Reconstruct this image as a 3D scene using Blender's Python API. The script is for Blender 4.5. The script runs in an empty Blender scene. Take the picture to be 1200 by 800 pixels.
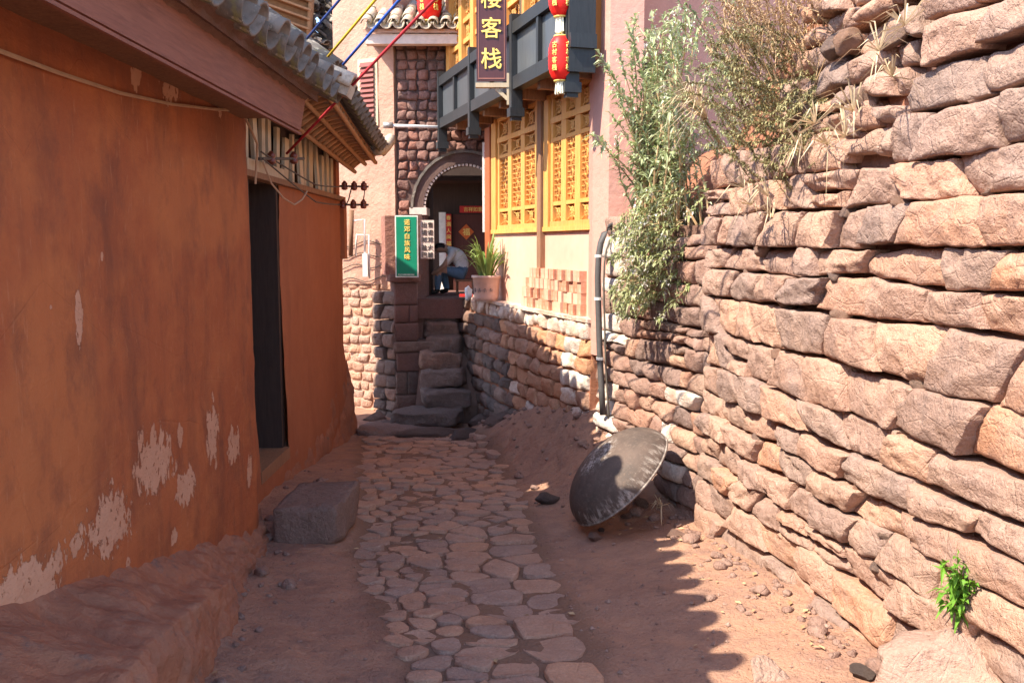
import bpy, bmesh, math, random
from mathutils import Vector, Matrix, noise
R = math.radians
# ------------------------------------------------------------------ camera, sky, sun, exposure
scene = bpy.context.scene
COL = scene.collection
F_PX = 1067.0
PITCH = math.atan(112.0 / F_PX)
CAM = Vector((0, 0, 1.6))
cd = bpy.data.cameras.new('camera')
cd.sensor_width = 36.0
cd.lens = 36.0 * F_PX / 1200.0
cd.clip_end = 500
cam = bpy.data.objects.new('camera', cd)
cam.location = CAM
cam.rotation_euler = (math.pi / 2 - PITCH, 0, 0)
COL.objects.link(cam)
scene.camera = cam

SUN = Vector((1.0, 0.6, -1.38)).normalized()          # the way the light travels
elev = math.asin(-SUN.z)
w = bpy.data.worlds.new('World')
scene.world = w
w.use_nodes = True
nt = w.node_tree
sky = nt.nodes.new('ShaderNodeTexSky')
sky.sky_type = 'NISHITA'
sky.sun_disc = False
sky.sun_elevation = elev
sky.sun_rotation = math.atan2(-SUN.x, -SUN.y)
sky.altitude = 1900
sky.dust_density = 2.5
sky.ozone_density = 0.7
bg = nt.nodes['Background']
bg.inputs['Strength'].default_value = 0.15
nt.links.new(sky.outputs[0], bg.inputs[0])
sl = bpy.data.lights.new('sun', 'SUN')
sl.energy = 3.1
sl.angle = R(0.55)
sl.color = (1.0, 0.90, 0.75)
so = bpy.data.objects.new('sun', sl)
so.rotation_euler = SUN.to_track_quat('-Z', 'Y').to_euler()
so.location = (-12, -8, 18)
COL.objects.link(so)
scene.view_settings.view_transform = 'Standard'
scene.view_settings.look = 'None'
scene.view_settings.exposure = 1.92
scene.view_settings.gamma = 1.0
scene.render.engine = 'CYCLES'
scene.cycles.max_bounces = 6
scene.cycles.diffuse_bounces = 4
scene.cycles.transmission_bounces = 3
scene.cycles.glossy_bounces = 2

# ------------------------------------------------------------------ helpers
def ray(x, y):
    a = (x - 600) / F_PX
    b = (400 - y) / F_PX
    return Vector((a, math.cos(PITCH) + b * math.sin(PITCH), -math.sin(PITCH) + b * math.cos(PITCH)))
def atY(x, y, Y): d = ray(x, y); return CAM + d * (Y / d.y)
def atX(x, y, X): d = ray(x, y); return CAM + d * (X / d.x)
def atZ(x, y, Z): d = ray(x, y); return CAM + d * ((Z - CAM.z) / d.z)
def sm(a, b, x):
    t = max(0.0, min(1.0, (x - a) / (b - a)))
    return t * t * (3 - 2 * t)
def lerp(a, b, t): return a + (b - a) * t
def nz(x, y=0.0, z=0.0): return noise.noise(Vector((x, y, z)))
def fr(x, y=0.0, z=0.0, o=4): return noise.fractal(Vector((x, y, z)), 1.0, 2.0, o)

class MB:
    def __init__(s): s.v = []; s.f = []
    def add(s, vs, fs):
        b = len(s.v)
        s.v += [Vector(p) for p in vs]
        s.f += [tuple(b + i for i in q) for q in fs]
        return s
    def box(s, lo, hi, M=None):
        x0, y0, z0 = lo; x1, y1, z1 = hi
        vs = [(x0,y0,z0),(x1,y0,z0),(x1,y1,z0),(x0,y1,z0),(x0,y0,z1),(x1,y0,z1),(x1,y1,z1),(x0,y1,z1)]
        if M is not None: vs = [M @ Vector(p) for p in vs]
        return s.add(vs, [(0,3,2,1),(4,5,6,7),(0,1,5,4),(1,2,6,5),(2,3,7,6),(3,0,4,7)])
    def bar(s, a, b, w, h, up=(0,0,1)):
        a = Vector(a); b = Vector(b); d = (b - a); L = d.length; d.normalize()
        up = Vector(up)
        if abs(d.dot(up)) > .99: up = Vector((0, 1, 0))
        x = d.cross(up).normalized(); z = x.cross(d)
        vs = []
        for p in (a, b):
            for i, j in ((-1,-1),(1,-1),(1,1),(-1,1)): vs.append(p + x * (i * w / 2) + z * (j * h / 2))
        return s.add(vs, [(0,1,2,3),(7,6,5,4),(0,4,5,1),(1,5,6,2),(2,6,7,3),(3,7,4,0)])
    def tube(s, pts, r, n=6, cap=True):
        pts = [Vector(p) for p in pts]
        rs = r if isinstance(r, (list, tuple)) else [r] * len(pts)
        b = len(s.v)
        ref = Vector((0.31, 0.2, 0.93))
        for k, p in enumerate(pts):
            d = (pts[min(k+1, len(pts)-1)] - pts[max(k-1, 0)]).normalized()
            if abs(d.dot(ref)) > .97: ref = Vector((1, 0.1, 0)).normalized()
            x = d.cross(ref).normalized(); y = d.cross(x)
            for i in range(n):
                a = 2 * math.pi * i / n
                s.v.append(p + (x * math.cos(a) + y * math.sin(a)) * rs[k])
        for k in range(len(pts) - 1):
            for i in range(n):
                j = (i + 1) % n
                s.f.append((b+k*n+i, b+k*n+j, b+(k+1)*n+j, b+(k+1)*n+i))
        if cap:
            s.f.append(tuple(b + i for i in reversed(range(n))))
            s.f.append(tuple(b + (len(pts)-1)*n + i for i in range(n)))
        return s
    def lathe(s, prof, n=24, M=None, cap=False):
        b = len(s.v)
        for (r, z) in prof:
            for i in range(n):
                a = 2 * math.pi * i / n
                p = Vector((r * math.cos(a), r * math.sin(a), z))
                s.v.append(M @ p if M is not None else p)
        for k in range(len(prof) - 1):
            for i in range(n):
                j = (i + 1) % n
                s.f.append((b+k*n+i, b+k*n+j, b+(k+1)*n+j, b+(k+1)*n+i))
        if cap:
            s.f.append(tuple(b + i for i in reversed(range(n))))
            s.f.append(tuple(b + (len(prof)-1)*n + i for i in range(n)))
        return s
    def grid(s, fn, n, m, flip=False):
        b = len(s.v)
        for j in range(m + 1):
            for i in range(n + 1): s.v.append(Vector(fn(i / n, j / m)))
        for j in range(m):
            for i in range(n):
                q = (b+j*(n+1)+i, b+j*(n+1)+i+1, b+(j+1)*(n+1)+i+1, b+(j+1)*(n+1)+i)
                s.f.append(q[::-1] if flip else q)
        return s
    def mesh(s, name, smooth=False):
        me = bpy.data.meshes.new(name)
        me.from_pydata([tuple(p) for p in s.v], [], s.f)
        if smooth: me.polygons.foreach_set('use_smooth', [True] * len(me.polygons))
        me.update()
        return me

def link(name, me, mat=None, parent=None):
    o = bpy.data.objects.new(name, me)
    COL.objects.link(o)
    if mat is not None and len(me.materials) == 0: me.materials.append(mat)
    if parent is not None:
        o.parent = parent
        o.matrix_parent_inverse = Matrix.Translation(-root_loc(parent))
    return o
LOC = {}
def root_loc(o):
    return LOC.get(o.name, Vector((0, 0, 0)))
def obj(name, mb, mat, parent=None, smooth=False):
    return link(name, mb.mesh(name, smooth), mat, parent)
def tag(o, label, cat, group=None):
    o['label'] = label; o['category'] = cat
    if group: o['group'] = group
    return o
def thing(name, label, cat, loc=(0, 0, 0), group=None):
    o = bpy.data.objects.new(name, None)
    o.empty_display_size = 0.2
    COL.objects.link(o)
    o.location = loc
    LOC[o.name] = Vector(loc)
    return tag(o, label, cat, group)

# ------------------------------------------------------------------ materials
class NT:
    def __init__(s, name):
        s.m = bpy.data.materials.new(name); s.m.use_nodes = True
        s.t = s.m.node_tree; s.b = s.t.nodes['Principled BSDF']
        s.b.inputs['Specular IOR Level'].default_value = 0.25
        tc = s.t.nodes.new('ShaderNodeTexCoord'); s.co = tc.outputs['Object']
    def n(s, kind, **kw):
        x = s.t.nodes.new(kind)
        for k, v in kw.items(): setattr(x, k, v)
        return x
    def l(s, a, b): s.t.links.new(a, b)
    def val(s, x, sock):
        if hasattr(x, 'is_output'): s.l(x, sock)
        else: sock.default_value = x
    def noise(s, scale, detail=5, rough=.6, co=None, stretch=None, dist=0.0):
        c = co or s.co
        if stretch:
            mp = s.n('ShaderNodeMapping'); mp.inputs['Scale'].default_value = stretch
            s.l(c, mp.inputs[0]); c = mp.outputs[0]
        x = s.n('ShaderNodeTexNoise'); s.l(c, x.inputs['Vector'])
        x.inputs['Scale'].default_value = scale; x.inputs['Detail'].default_value = detail
        x.inputs['Roughness'].default_value = rough; x.inputs['Distortion'].default_value = dist
        return x.outputs['Fac']
    def vor(s, scale, feature='F1', rnd=1.0, co=None):
        x = s.n('ShaderNodeTexVoronoi', feature=feature); s.l(co or s.co, x.inputs['Vector'])
        x.inputs['Scale'].default_value = scale; x.inputs['Randomness'].default_value = rnd
        return x.outputs['Distance']
    def wave(s, scale, stretch=(1,1,1), dist=3.0):
        mp = s.n('ShaderNodeMapping'); mp.inputs['Scale'].default_value = stretch; s.l(s.co, mp.inputs[0])
        x = s.n('ShaderNodeTexWave'); s.l(mp.outputs[0], x.inputs['Vector'])
        x.inputs['Scale'].default_value = scale; x.inputs['Distortion'].default_value = dist
        x.inputs['Detail'].default_value = 3
        return x.outputs['Fac']
    def ramp(s, fac, lo, hi, a=0.0, b=1.0):
        x = s.n('ShaderNodeMapRange'); x.clamp = True
        s.val(fac, x.inputs['Value'])
        x.inputs['From Min'].default_value = lo; x.inputs['From Max'].default_value = hi
        x.inputs['To Min'].default_value = a; x.inputs['To Max'].default_value = b
        return x.outputs[0]
    def math(s, op, a, b=0.0):
        x = s.n('ShaderNodeMath', operation=op); s.val(a, x.inputs[0]); s.val(b, x.inputs[1]); return x.outputs[0]
    def mix(s, fac, a, b, mode='MIX'):
        x = s.n('ShaderNodeMix', data_type='RGBA', blend_type=mode)
        s.val(fac, x.inputs[0])
        for c, k in ((a, 6), (b, 7)):
            if hasattr(c, 'is_output'): s.l(c, x.inputs[k])
            else: x.inputs[k].default_value = (*c, 1)
        return x.outputs[2]
    def rand(s): return s.n('ShaderNodeObjectInfo').outputs['Random']
    def hsv(s, col, h=0.5, sa=1.0, v=1.0):
        x = s.n('ShaderNodeHueSaturation'); s.val(h, x.inputs[0]); s.val(sa, x.inputs[1]); s.val(v, x.inputs[2])
        s.l(col, x.inputs[4]); return x.outputs[0]
    def patches(s, ells, amp, nscale, stretch, axes='yz', soft=.06):
        """mask of hand-placed blotches with torn outlines; ells: (cu, cv, ru, rv) in metres"""
        nx = s.n('ShaderNodeTexNoise'); mp = s.n('ShaderNodeMapping'); mp.inputs['Scale'].default_value = stretch
        s.l(s.co, mp.inputs[0]); s.l(mp.outputs[0], nx.inputs['Vector'])
        nx.inputs['Scale'].default_value = nscale; nx.inputs['Detail'].default_value = 6; nx.inputs['Roughness'].default_value = .65
        e = s.ramp(nx.outputs['Fac'], 0, 1, -amp, amp)
        res = None
        for (cu, cv, ru, rv) in ells:
            big = 1e-4
            if axes == 'yz': c = (0, -cu, -cv); r = (big, 1/ru, 1/rv)
            else: c = (-cu, 0, -cv); r = (1/ru, big, 1/rv)
            a = s.n('ShaderNodeVectorMath', operation='ADD'); s.l(s.co, a.inputs[0]); a.inputs[1].default_value = c
            b = s.n('ShaderNodeVectorMath', operation='MULTIPLY'); s.l(a.outputs[0], b.inputs[0]); b.inputs[1].default_value = r
            L = s.n('ShaderNodeVectorMath', operation='LENGTH'); s.l(b.outputs[0], L.inputs[0])
            res = L.outputs['Value'] if res is None else s.math('MINIMUM', res, L.outputs['Value'])
        d = s.math('ADD', res, e)
        return s.ramp(d, 1 - soft, 1 + soft, 1, 0)
    def bump(s, h, strength=.5, dist=.02, prev=None):
        x = s.n('ShaderNodeBump'); x.inputs['Strength'].default_value = strength; x.inputs['Distance'].default_value = dist
        s.l(h, x.inputs['Height'])
        if prev is not None: s.l(prev, x.inputs['Normal'])
        return x.outputs[0]
    def done(s, col, rough=.85, normal=None, **kw):
        s.val(col if hasattr(col, 'is_output') else (*col, 1), s.b.inputs['Base Color'])
        s.val(rough, s.b.inputs['Roughness'])
        if normal is not None: s.l(normal, s.b.inputs['Normal'])
        for k, v in kw.items(): s.b.inputs[k].default_value = v
        return s.m

def stone_mat(name, cols, bump=.6, var=.35, fine=60, big=5, dust=None):
    t = NT(name)
    r = t.rand()
    c = t.mix(t.ramp(r, 0, .5), cols[0], cols[1])
    c = t.mix(t.ramp(r, .55, 1), c, cols[2])
    n1 = t.noise(big, 4, .65); n2 = t.noise(fine, 3, .7); n3 = t.noise(big * 3.2, 6, .72)
    c = t.mix(t.ramp(n1, .42, .66), c, cols[3])
    r2 = t.math('FRACT', t.math('MULTIPLY', r, 7.31))
    c = t.hsv(c, .5, t.ramp(r2, 0, 1, .85, 1.12), t.ramp(r2, 0, 1, 1 - var, 1 + var * .5))
    c = t.mix(t.ramp(n2, .36, .62, .0, .42), c, t.hsv(c, .5, .95, .55))
    c = t.mix(t.ramp(t.noise(24, 4, .75), .55, .7, 0, .45), c, t.hsv(c, .5, .8, 1.35))
    c = t.mix(t.ramp(n3, .6, .72, 0, .55), c, cols[4])
    if dust: c = t.mix(t.ramp(t.noise(2.3, 4, .5), .5, .7, 0, .5), c, dust)
    crack = t.ramp(t.vor(6.5, 'DISTANCE_TO_EDGE'), 0, .03, 0, 1)
    chip = t.vor(15, 'F1'); pit = t.ramp(t.vor(48, 'F1'), 0, .35, 0, 1)
    c = t.mix(t.ramp(pit, 0, .5, .3, 0), c, t.hsv(c, .5, 1, .6))
    H = t.math('ADD', t.math('MULTIPLY', n3, 1.0), t.math('MULTIPLY', chip, .35))
    H = t.math('ADD', H, t.math('MULTIPLY', n2, .34)); H = t.math('ADD', H, t.math('MULTIPLY', crack, .10)); H = t.math('ADD', H, t.math('MULTIPLY', pit, .05))
    nb = t.bump(H, min(1.0, bump * 1.1), .034)
    return t.done(c, .92, nb)

MAIN = stone_mat('dry_stone', [(.54,.325,.225), (.45,.29,.225), (.53,.285,.185), (.43,.265,.20), (.32,.225,.19)], .85, .28, dust=(.56,.345,.24))
REAR = stone_mat('rear_stone', [(.44,.26,.19), (.40,.25,.2), (.50,.32,.23), (.34,.19,.14), (.56,.44,.36)], .9)
DARKST = stone_mat('dark_stone', [(.29,.20,.16), (.24,.165,.135), (.32,.19,.14), (.21,.145,.12), (.38,.27,.21)], .9)
REDBLK = stone_mat('red_sandstone', [(.23,.11,.085), (.21,.105,.085), (.25,.12,.09), (.19,.10,.08), (.28,.17,.14)], .4, .15)
COBBLE = stone_mat('cobble', [(.55,.335,.23), (.51,.31,.215), (.57,.335,.22), (.44,.26,.18), (.60,.40,.29)], .7, .2, fine=80, big=4, dust=(.42,.235,.15))
WHITEW = stone_mat('whitewashed_stone', [(.78,.68,.58), (.70,.56,.46), (.80,.72,.64), (.60,.38,.27), (.50,.30,.22)], .7, .1)
ORNGST = stone_mat('orange_render_stone', [(.58,.29,.16), (.55,.30,.19), (.60,.32,.19), (.48,.24,.14), (.64,.42,.30)], .7, .15)
ADOBE = stone_mat('adobe_brick', [(.60,.36,.25), (.56,.33,.23), (.62,.39,.28), (.48,.27,.18), (.66,.46,.36)], .9, .15, fine=40)
REDBRK = stone_mat('rough_red_brick', [(.36,.18,.14), (.32,.165,.13), (.42,.22,.165), (.27,.145,.115), (.52,.36,.28)], 1.0, .35, fine=45)

def plaster(name, c1, c2, c3, sc=1.2, bump=.35):
    t = NT(name)
    n1 = t.noise(sc, 6, .6); n2 = t.noise(sc * 9, 5, .65); n3 = t.noise(90, 3, .6)
    st = t.noise(2.0, 5, .6, stretch=(1.6, 1.6, .25))
    c = t.mix(t.ramp(n1, .38, .62), c1, c2)
    c = t.mix(t.ramp(st, .52, .72, 0, .7), c, c3)
    c = t.mix(t.ramp(n2, .35, .7, 0, .25), c, t.hsv(c, .5, 1, .7))
    nb = t.bump(n2, bump, .02); nb = t.bump(n3, bump * .6, .004, nb)
    return t.done(c, .9, nb)
PINK = plaster('pink_plaster', (.45,.25,.18), (.51,.30,.22), (.36,.20,.15), 2.0, 1.0)
PINK2 = plaster('inn_pink_plaster', (.66,.37,.27), (.70,.42,.31), (.60,.33,.24), .8, .12)
PILLARP = plaster('pillar_plaster', (.53,.27,.21), (.56,.30,.235), (.48,.25,.2), 1.5, .45)
MORTAR = plaster('adobe_mortar', (.55,.33,.24), (.5,.29,.2), (.42,.24,.17), 3, .7)
EARTHC = plaster('earth_core', (.20,.11,.08), (.17,.095,.07), (.13,.08,.065), 4, .8)
HOUSE2 = plaster('brown_plaster', (.37,.135,.065), (.33,.115,.055), (.27,.10,.052), 1.1, .4)
DARKPL = plaster('dark_brown_plaster', (.10,.062,.055), (.14,.085,.07), (.07,.05,.045), 2.5, .5)  # dark brown, for the arch core, arch ring and soffit
DARKIN = plaster('dim_interior', (.045,.028,.022), (.06,.035,.027), (.035,.022,.02), 2, .2)  # dimness of the passage put into a near-black colour

def wood(name, c1, c2, stretch=(14, 14, 1.2), rough=.6, sc=4.0, spec=.3, bump=.25):
    t = NT(name)
    n = t.noise(sc, 7, .65, stretch=stretch, dist=.4); n2 = t.noise(3, 4, .6)
    c = t.mix(t.ramp(n, .35, .68), c1, c2)
    r = t.rand()
    c = t.hsv(c, .5, 1, t.ramp(r, 0, 1, .82, 1.12))
    c = t.mix(t.ramp(n2, .45, .75, 0, .35), c, t.hsv(c, .5, .9, .65))
    m = t.done(c, rough, t.bump(n, bump, .006)); t.b.inputs['Specular IOR Level'].default_value = spec
    return m
GOLDW = wood('golden_varnished_wood', (.74,.385,.11), (.56,.245,.055), rough=.5, bump=.25)
GOLDL = wood('golden_lattice_wood', (.70,.37,.11), (.54,.25,.06), rough=.5, bump=.2)
AMBER = wood('amber_panel', (.40,.16,.035), (.30,.11,.025), rough=.6)
OLDW = wood('brown_timber', (.30,.16,.09), (.20,.10,.055), rough=.75)
REDW = wood('orange_red_frame', (.46,.14,.05), (.36,.10,.04), rough=.55)
GREYW = wood('dark_grey_painted_wood', (.034,.036,.038), (.022,.024,.026), rough=.5, bump=.3)
GREYP = wood('slate_grey_panel', (.085,.092,.098), (.06,.066,.072), rough=.4, bump=.15)
FASCIA = wood('red_brown_fascia', (.30,.125,.085), (.21,.085,.06), stretch=(16, 1.1, 16), rough=.8, bump=.6)
RAFTER = wood('brown_rafter', (.40,.21,.10), (.27,.135,.065), stretch=(3, 12, 12), rough=.8, bump=.4)
PALEW = wood('pale_wood', (.62,.50,.34), (.52,.40,.26), rough=.7)
DARKW = wood('dark_old_wood', (.075,.045,.035), (.05,.03,.025), rough=.8)
MAROON = wood('maroon_board', (.085,.028,.03), (.07,.022,.025), rough=.35, bump=.05)
SHUTTER = wood('red_shutter', (.24,.055,.045), (.18,.04,.035), rough=.6)

def plain(name, c, rough=.6, metal=0.0, var=.12, sc=12, spec=.3, **kw):
    t = NT(name)
    n = t.noise(sc, 4, .6)
    base = t.mix(t.ramp(n, .3, .7), tuple(x * (1 - var) for x in c), tuple(min(1, x * (1 + var)) for x in c))
    m = t.done(base, rough, t.bump(n, .1, .004), **kw)
    t.b.inputs['Metallic'].default_value = metal; t.b.inputs['Specular IOR Level'].default_value = spec
    return m
GOLDP = plain('gold_paint', (.85,.62,.16), .4)
GREENS = plain('green_sign_enamel', (.01,.23,.13), .35, var=.05)
WHITEP = plain('white_paint', (.75,.73,.68), .5)
WHITEB = plain('pinkish_white_board', (.66,.54,.47), .7)
INK = plain('black_ink', (.03,.025,.022), .6)
REDPAPER = plain('red_paper', (.55,.035,.03), .7)
FADED = plain('faded_pink_paper', (.72,.44,.42), .7, sc=5, var=.25)
HOSE = plain('black_hose', (.085,.078,.075), .6, sc=30)
TASSEL = plain('cream_tassel', (.85,.80,.62), .8, sc=60)
WIREM = plain('grey_wire', (.10,.085,.07), .6)
WIREP = plain('pale_wire', (.42,.27,.17), .7)
PORC = plain('brown_porcelain', (.16,.035,.02), .3, spec=.6)
PVC = plain('white_pvc', (.80,.79,.76), .4)
ROPES = {k: plain(k + '_rope', c, .7) for k, c in dict(yellow=(.62,.42,.03), blue=(.03,.10,.42), red=(.42,.03,.04), navy=(.03,.06,.22)).items()}

def lantern_mat():
    t = NT('red_lantern_silk')
    n = t.noise(40, 3, .5)
    c = t.mix(n, (.72,.012,.010), (.82,.03,.02))
    m = t.done(c, .45)
    t.b.inputs['Subsurface Weight'].default_value = .0
    return m
LANT = lantern_mat()

def tile_mat():
    t = NT('grey_clay_tile')
    r = t.rand(); n1 = t.noise(9, 6, .65); n2 = t.noise(70, 3, .7)
    c = t.mix(r, (.24,.20,.165), (.16,.135,.115))
    c = t.mix(t.ramp(n1, .48, .68), c, (.09,.08,.07))
    c = t.mix(t.ramp(t.noise(16, 5, .7), .58, .68, 0, .85), c, (.44,.40,.31))
    c = t.mix(t.ramp(t.noise(6, 5, .6), .62, .7, 0, .7), c, (.22,.20,.06))
    nb = t.bump(n1, .5, .012); nb = t.bump(n2, .5, .004, nb)
    return t.done(c, .95, nb)
TILE = tile_mat()
def tile_dark():
    t = NT('shaded_tile'); n1 = t.noise(12, 6, .65)  # shade on the far roof put into a darker tile colour
    c = t.mix(t.ramp(n1, .4, .65), (.075,.062,.055), (.15,.125,.105))
    return t.done(c, .95, t.bump(n1, .6, .02))
TILED = tile_dark()
def tile_pale():
    t = NT('pale_lichened_tile')
    n1 = t.noise(11, 6, .65); n2 = t.noise(60, 3, .7)
    c = t.mix(t.ramp(n1, .4, .65), (.56,.48,.37), (.42,.34,.26))
    c = t.mix(t.ramp(n2, .5, .75, 0, .7), c, (.22,.18,.14))
    return t.done(c, .95, t.bump(n1, .6, .02))
TILEP = tile_pale()

def leaf_mat(name, c1, c2, tr=.25):
    t = NT(name)
    g = t.n('ShaderNodeNewGeometry')
    n = t.noise(7, 3, .6)
    c = t.mix(g.outputs['Random Per Island'], c1, c2)
    c = t.hsv(c, .5, 1, t.ramp(n, .3, .7, .75, 1.2))
    m = t.done(c, .55)
    ts = t.n('ShaderNodeBsdfTranslucent'); t.l(t.hsv(c, .49, 1.1, 1.2), ts.inputs['Color'])
    mx = t.n('ShaderNodeMixShader'); mx.inputs[0].default_value = tr
    t.l(t.b.outputs[0], mx.inputs[1]); t.l(ts.outputs[0], mx.inputs[2])
    out = [x for x in t.t.nodes if x.type == 'OUTPUT_MATERIAL'][0]
    t.l(mx.outputs[0], out.inputs['Surface'])
    return m
LEAFG = leaf_mat('grey_green_leaf', (.25,.31,.13), (.56,.60,.38))
LEAFY = leaf_mat('weed_leaf', (.24,.28,.10), (.46,.46,.26))
LEAFB = leaf_mat('bright_leaf', (.12,.27,.025), (.20,.40,.06), .3)
LEAFP = leaf_mat('strap_leaf', (.12,.20,.04), (.30,.38,.13), .2)
LEAFD = leaf_mat('drab_small_leaf', (.22,.20,.09), (.38,.34,.17), .15)
DRYB = leaf_mat('dry_brown_stem', (.36,.22,.11), (.54,.38,.21), .05)
STRAW = leaf_mat('pale_straw', (.52,.40,.24), (.66,.54,.36), .2)
FLOW = leaf_mat('white_flower', (.66,.60,.52), (.80,.76,.68), .2)

# left house wall: orange render with torn patches of the older coat showing
def left_wall_mat():
    t = NT('orange_red_render')
    X = -1.69
    def E(px, py, rx, ry):
        a = atX(px, py, X); b = atX(px + rx, py, X); c = atX(px, py + ry, X)
        return (a.y, a.z, abs(b.y - a.y), abs(c.z - a.z))
    pat = [E(158,92,7,15), E(198,104,9,18), E(126,52,10,9), E(258,121,3,12), E(92,370,4,32), E(183,540,22,34), E(248,508,6,36),
           E(273,523,6,18), E(218,570,9,16), E(130,612,26,38), E(30,692,46,36), E(291,548,3,16), E(88,640,5,14), E(205,628,3,8), E(120,300,2,5), E(60,360,3,4), E(212,512,3,14), E(150,660,3,6)]
    n1 = t.noise(.8, 6, .6); n2 = t.noise(5, 6, .65); n3 = t.noise(75, 4, .6)
    drip = t.noise(1.8, 6, .62, stretch=(1, 1.8, .22))
    c = t.mix(t.ramp(n1, .36, .64), (.33,.092,.037), (.40,.122,.046))
    c = t.mix(t.ramp(drip, .48, .66, 0, .7), c, (.19,.066,.036))
    c = t.mix(t.ramp(n2, .46, .70, 0, .5), c, (.48,.16,.055))
    c = t.mix(t.ramp(t.noise(22, 4, .7), .58, .72, 0, .35), c, (.25,.085,.04))
    bigp = t.patches([E(40, 560, 75, 150), E(60, 420, 50, 110), E(235,240,50,60)], .55, 1.6, (1, 1, .5), soft=.12)
    c = t.mix(t.math('MULTIPLY', bigp, .55), c, (.46,.155,.054))
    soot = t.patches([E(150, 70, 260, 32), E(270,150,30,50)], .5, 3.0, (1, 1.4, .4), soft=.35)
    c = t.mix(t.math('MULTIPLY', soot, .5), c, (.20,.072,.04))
    drk = t.noise(3.0, 6, .7, stretch=(1, 1.2, .8)); c = t.mix(t.ramp(drk, .50, .66, 0, .6), c, (.18,.064,.037))
    scr = t.noise(30, 3, .7, stretch=(1, 1.5, .25)); c = t.mix(t.ramp(scr, .62, .72, 0, .4), c, (.50,.22,.11))
    m = t.patches(pat, 1.9, 11.0, (1, 1.4, .75), soft=.03)
    m = t.math('MULTIPLY', m, t.ramp(t.noise(26, 4, .7), .36, .40))
    pc = t.mix(t.ramp(n2, .35, .65), (.50,.255,.155), (.56,.31,.20))
    c = t.mix(m, c, pc)
    low = t.patches([E(60, 770, 330, 40)], .8, 4, (1, 1, 1), soft=.4)
    crk = t.ramp(t.vor(1.6, 'DISTANCE_TO_EDGE', 1, None), 0, .006, 0, 1)
    trow = t.noise(3.5, 5, .6, stretch=(1, .35, 1.6))
    H = t.math('ADD', t.math('MULTIPLY', m, -.9), t.math('MULTIPLY', n2, .75)); H = t.math('ADD', H, t.math('MULTIPLY', n3, .22)); H = t.math('ADD', H, t.math('MULTIPLY', trow, 1.1)); H = t.math('ADD', H, t.math('MULTIPLY', crk, .12))
    nb = t.bump(H, .75, .018)
    return t.done(c, .88, nb)
WALL1 = left_wall_mat()

def ground_mat():
    t = NT('red_dirt')
    n1 = t.noise(1.1, 6, .6); n2 = t.noise(6, 7, .7); n3 = t.noise(45, 5, .7)
    c = t.mix(t.ramp(n1, .38, .62), (.43,.235,.15), (.36,.20,.135))
    c = t.mix(t.ramp(n2, .45, .7, 0, .7), c, (.24,.14,.11))
    c = t.mix(t.ramp(n3, .55, .75, 0, .5), c, (.44,.27,.19))
    c = t.mix(t.ramp(t.vor(38), .0, .16, .5, 0), c, (.40,.27,.21))
    at = t.n('ShaderNodeAttribute'); at.attribute_name = 'joint_soil'
    c = t.mix(t.math('MULTIPLY', at.outputs['Fac'], .85), c, (.22,.125,.08))
    rk = t.noise(3.2, 6, .75); c = t.mix(t.ramp(rk, .54, .68, 0, .6), c, (.20,.125,.10))
    nb = t.bump(rk, .8, .08); nb = t.bump(n2, .8, .04, nb); nb = t.bump(n3, .8, .012, nb)
    return t.done(c, .95, nb)
GROUND = ground_mat()
def rock_mud():
    t = NT('red_mud_rock')
    n1 = t.noise(2.2, 7, .68, dist=.8); n2 = t.noise(14, 6, .7); n3 = t.noise(55, 4, .7)
    c = t.mix(t.ramp(n1, .36, .62), (.36,.145,.08), (.28,.125,.078))
    c = t.mix(t.ramp(n2, .5, .72, 0, .7), c, (.40,.20,.125))
    c = t.mix(t.ramp(t.noise(5, 6, .7), .58, .68, 0, .85), c, (.17,.11,.09))
    nb = t.bump(n1, .7, .05); nb = t.bump(n2, .8, .02, nb); nb = t.bump(n3, .6, .006, nb)
    return t.done(c, .93, nb)
MUD = rock_mud()

# ------------------------------------------------------------------ ground
def base_z(y):
    y = max(-6.0, min(16.0, y))
    return -0.13 - 0.05 * y
EDGE = [(2.6, -.30, .55), (3.9, -.48, .42), (4.6, -.66, .38), (5.6, -.98, .24), (6.6, -1.15, .16), (7.7, -1.33, .06), (9.0, -1.55, -.06), (10.4, -1.74, -.35), (11.2, -1.75, -.6)]
def edges(y):
    for a, b in zip(EDGE, EDGE[1:]):
        if a[0] <= y <= b[0]:
            t = (y - a[0]) / (b[0] - a[0])
            return lerp(a[1], b[1], t), lerp(a[2], b[2], t)
    return None
def ground_z(x, y, detail=True):
    z = base_z(y)
    # dirt heap under the terrace wall and behind the pan
    if 5.6 < y < 12.2:
        c = lerp(1.15, .15, sm(7.6, 11.5, y))
        z += .76 * sm(6.0, 8.6, y) * (1 - sm(9.0, 12.0, y)) * (1 - sm(0.0, 1.05, max(0.0, c - x)))
    z += .10 * sm(.25, 1.5, x) * (1 - sm(6, 7, y))
    z += .10 * sm(.45, 1.3, -x - .25) * (1 - sm(7.5, 9.5, y))       # bank along the left house
    if 2.4 < y < 11.2:
        e = edges(min(max(y, 2.6), 11.1))
        inside = sm(-.05, .12, x - e[0]) * sm(-.05, .12, e[1] - x)
        z -= .022 * inside
    if detail and abs(x) < 4 and -1 < y < 15:
        rough_ = 1 + 2.2 * sm(6.3, 7.2, y) * sm(-.3, .3, x - lerp(.2, -.9, sm(7.5, 11, y))) + .9 * sm(-.5, -1.0, x) * (1 - sm(7, 8, y))
        z += .035 * fr(x * .9, y * .9, 1.3, 4) + .014 * rough_ * fr(x * 4.2, y * 4.2, 5.1, 4)
    return z
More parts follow.
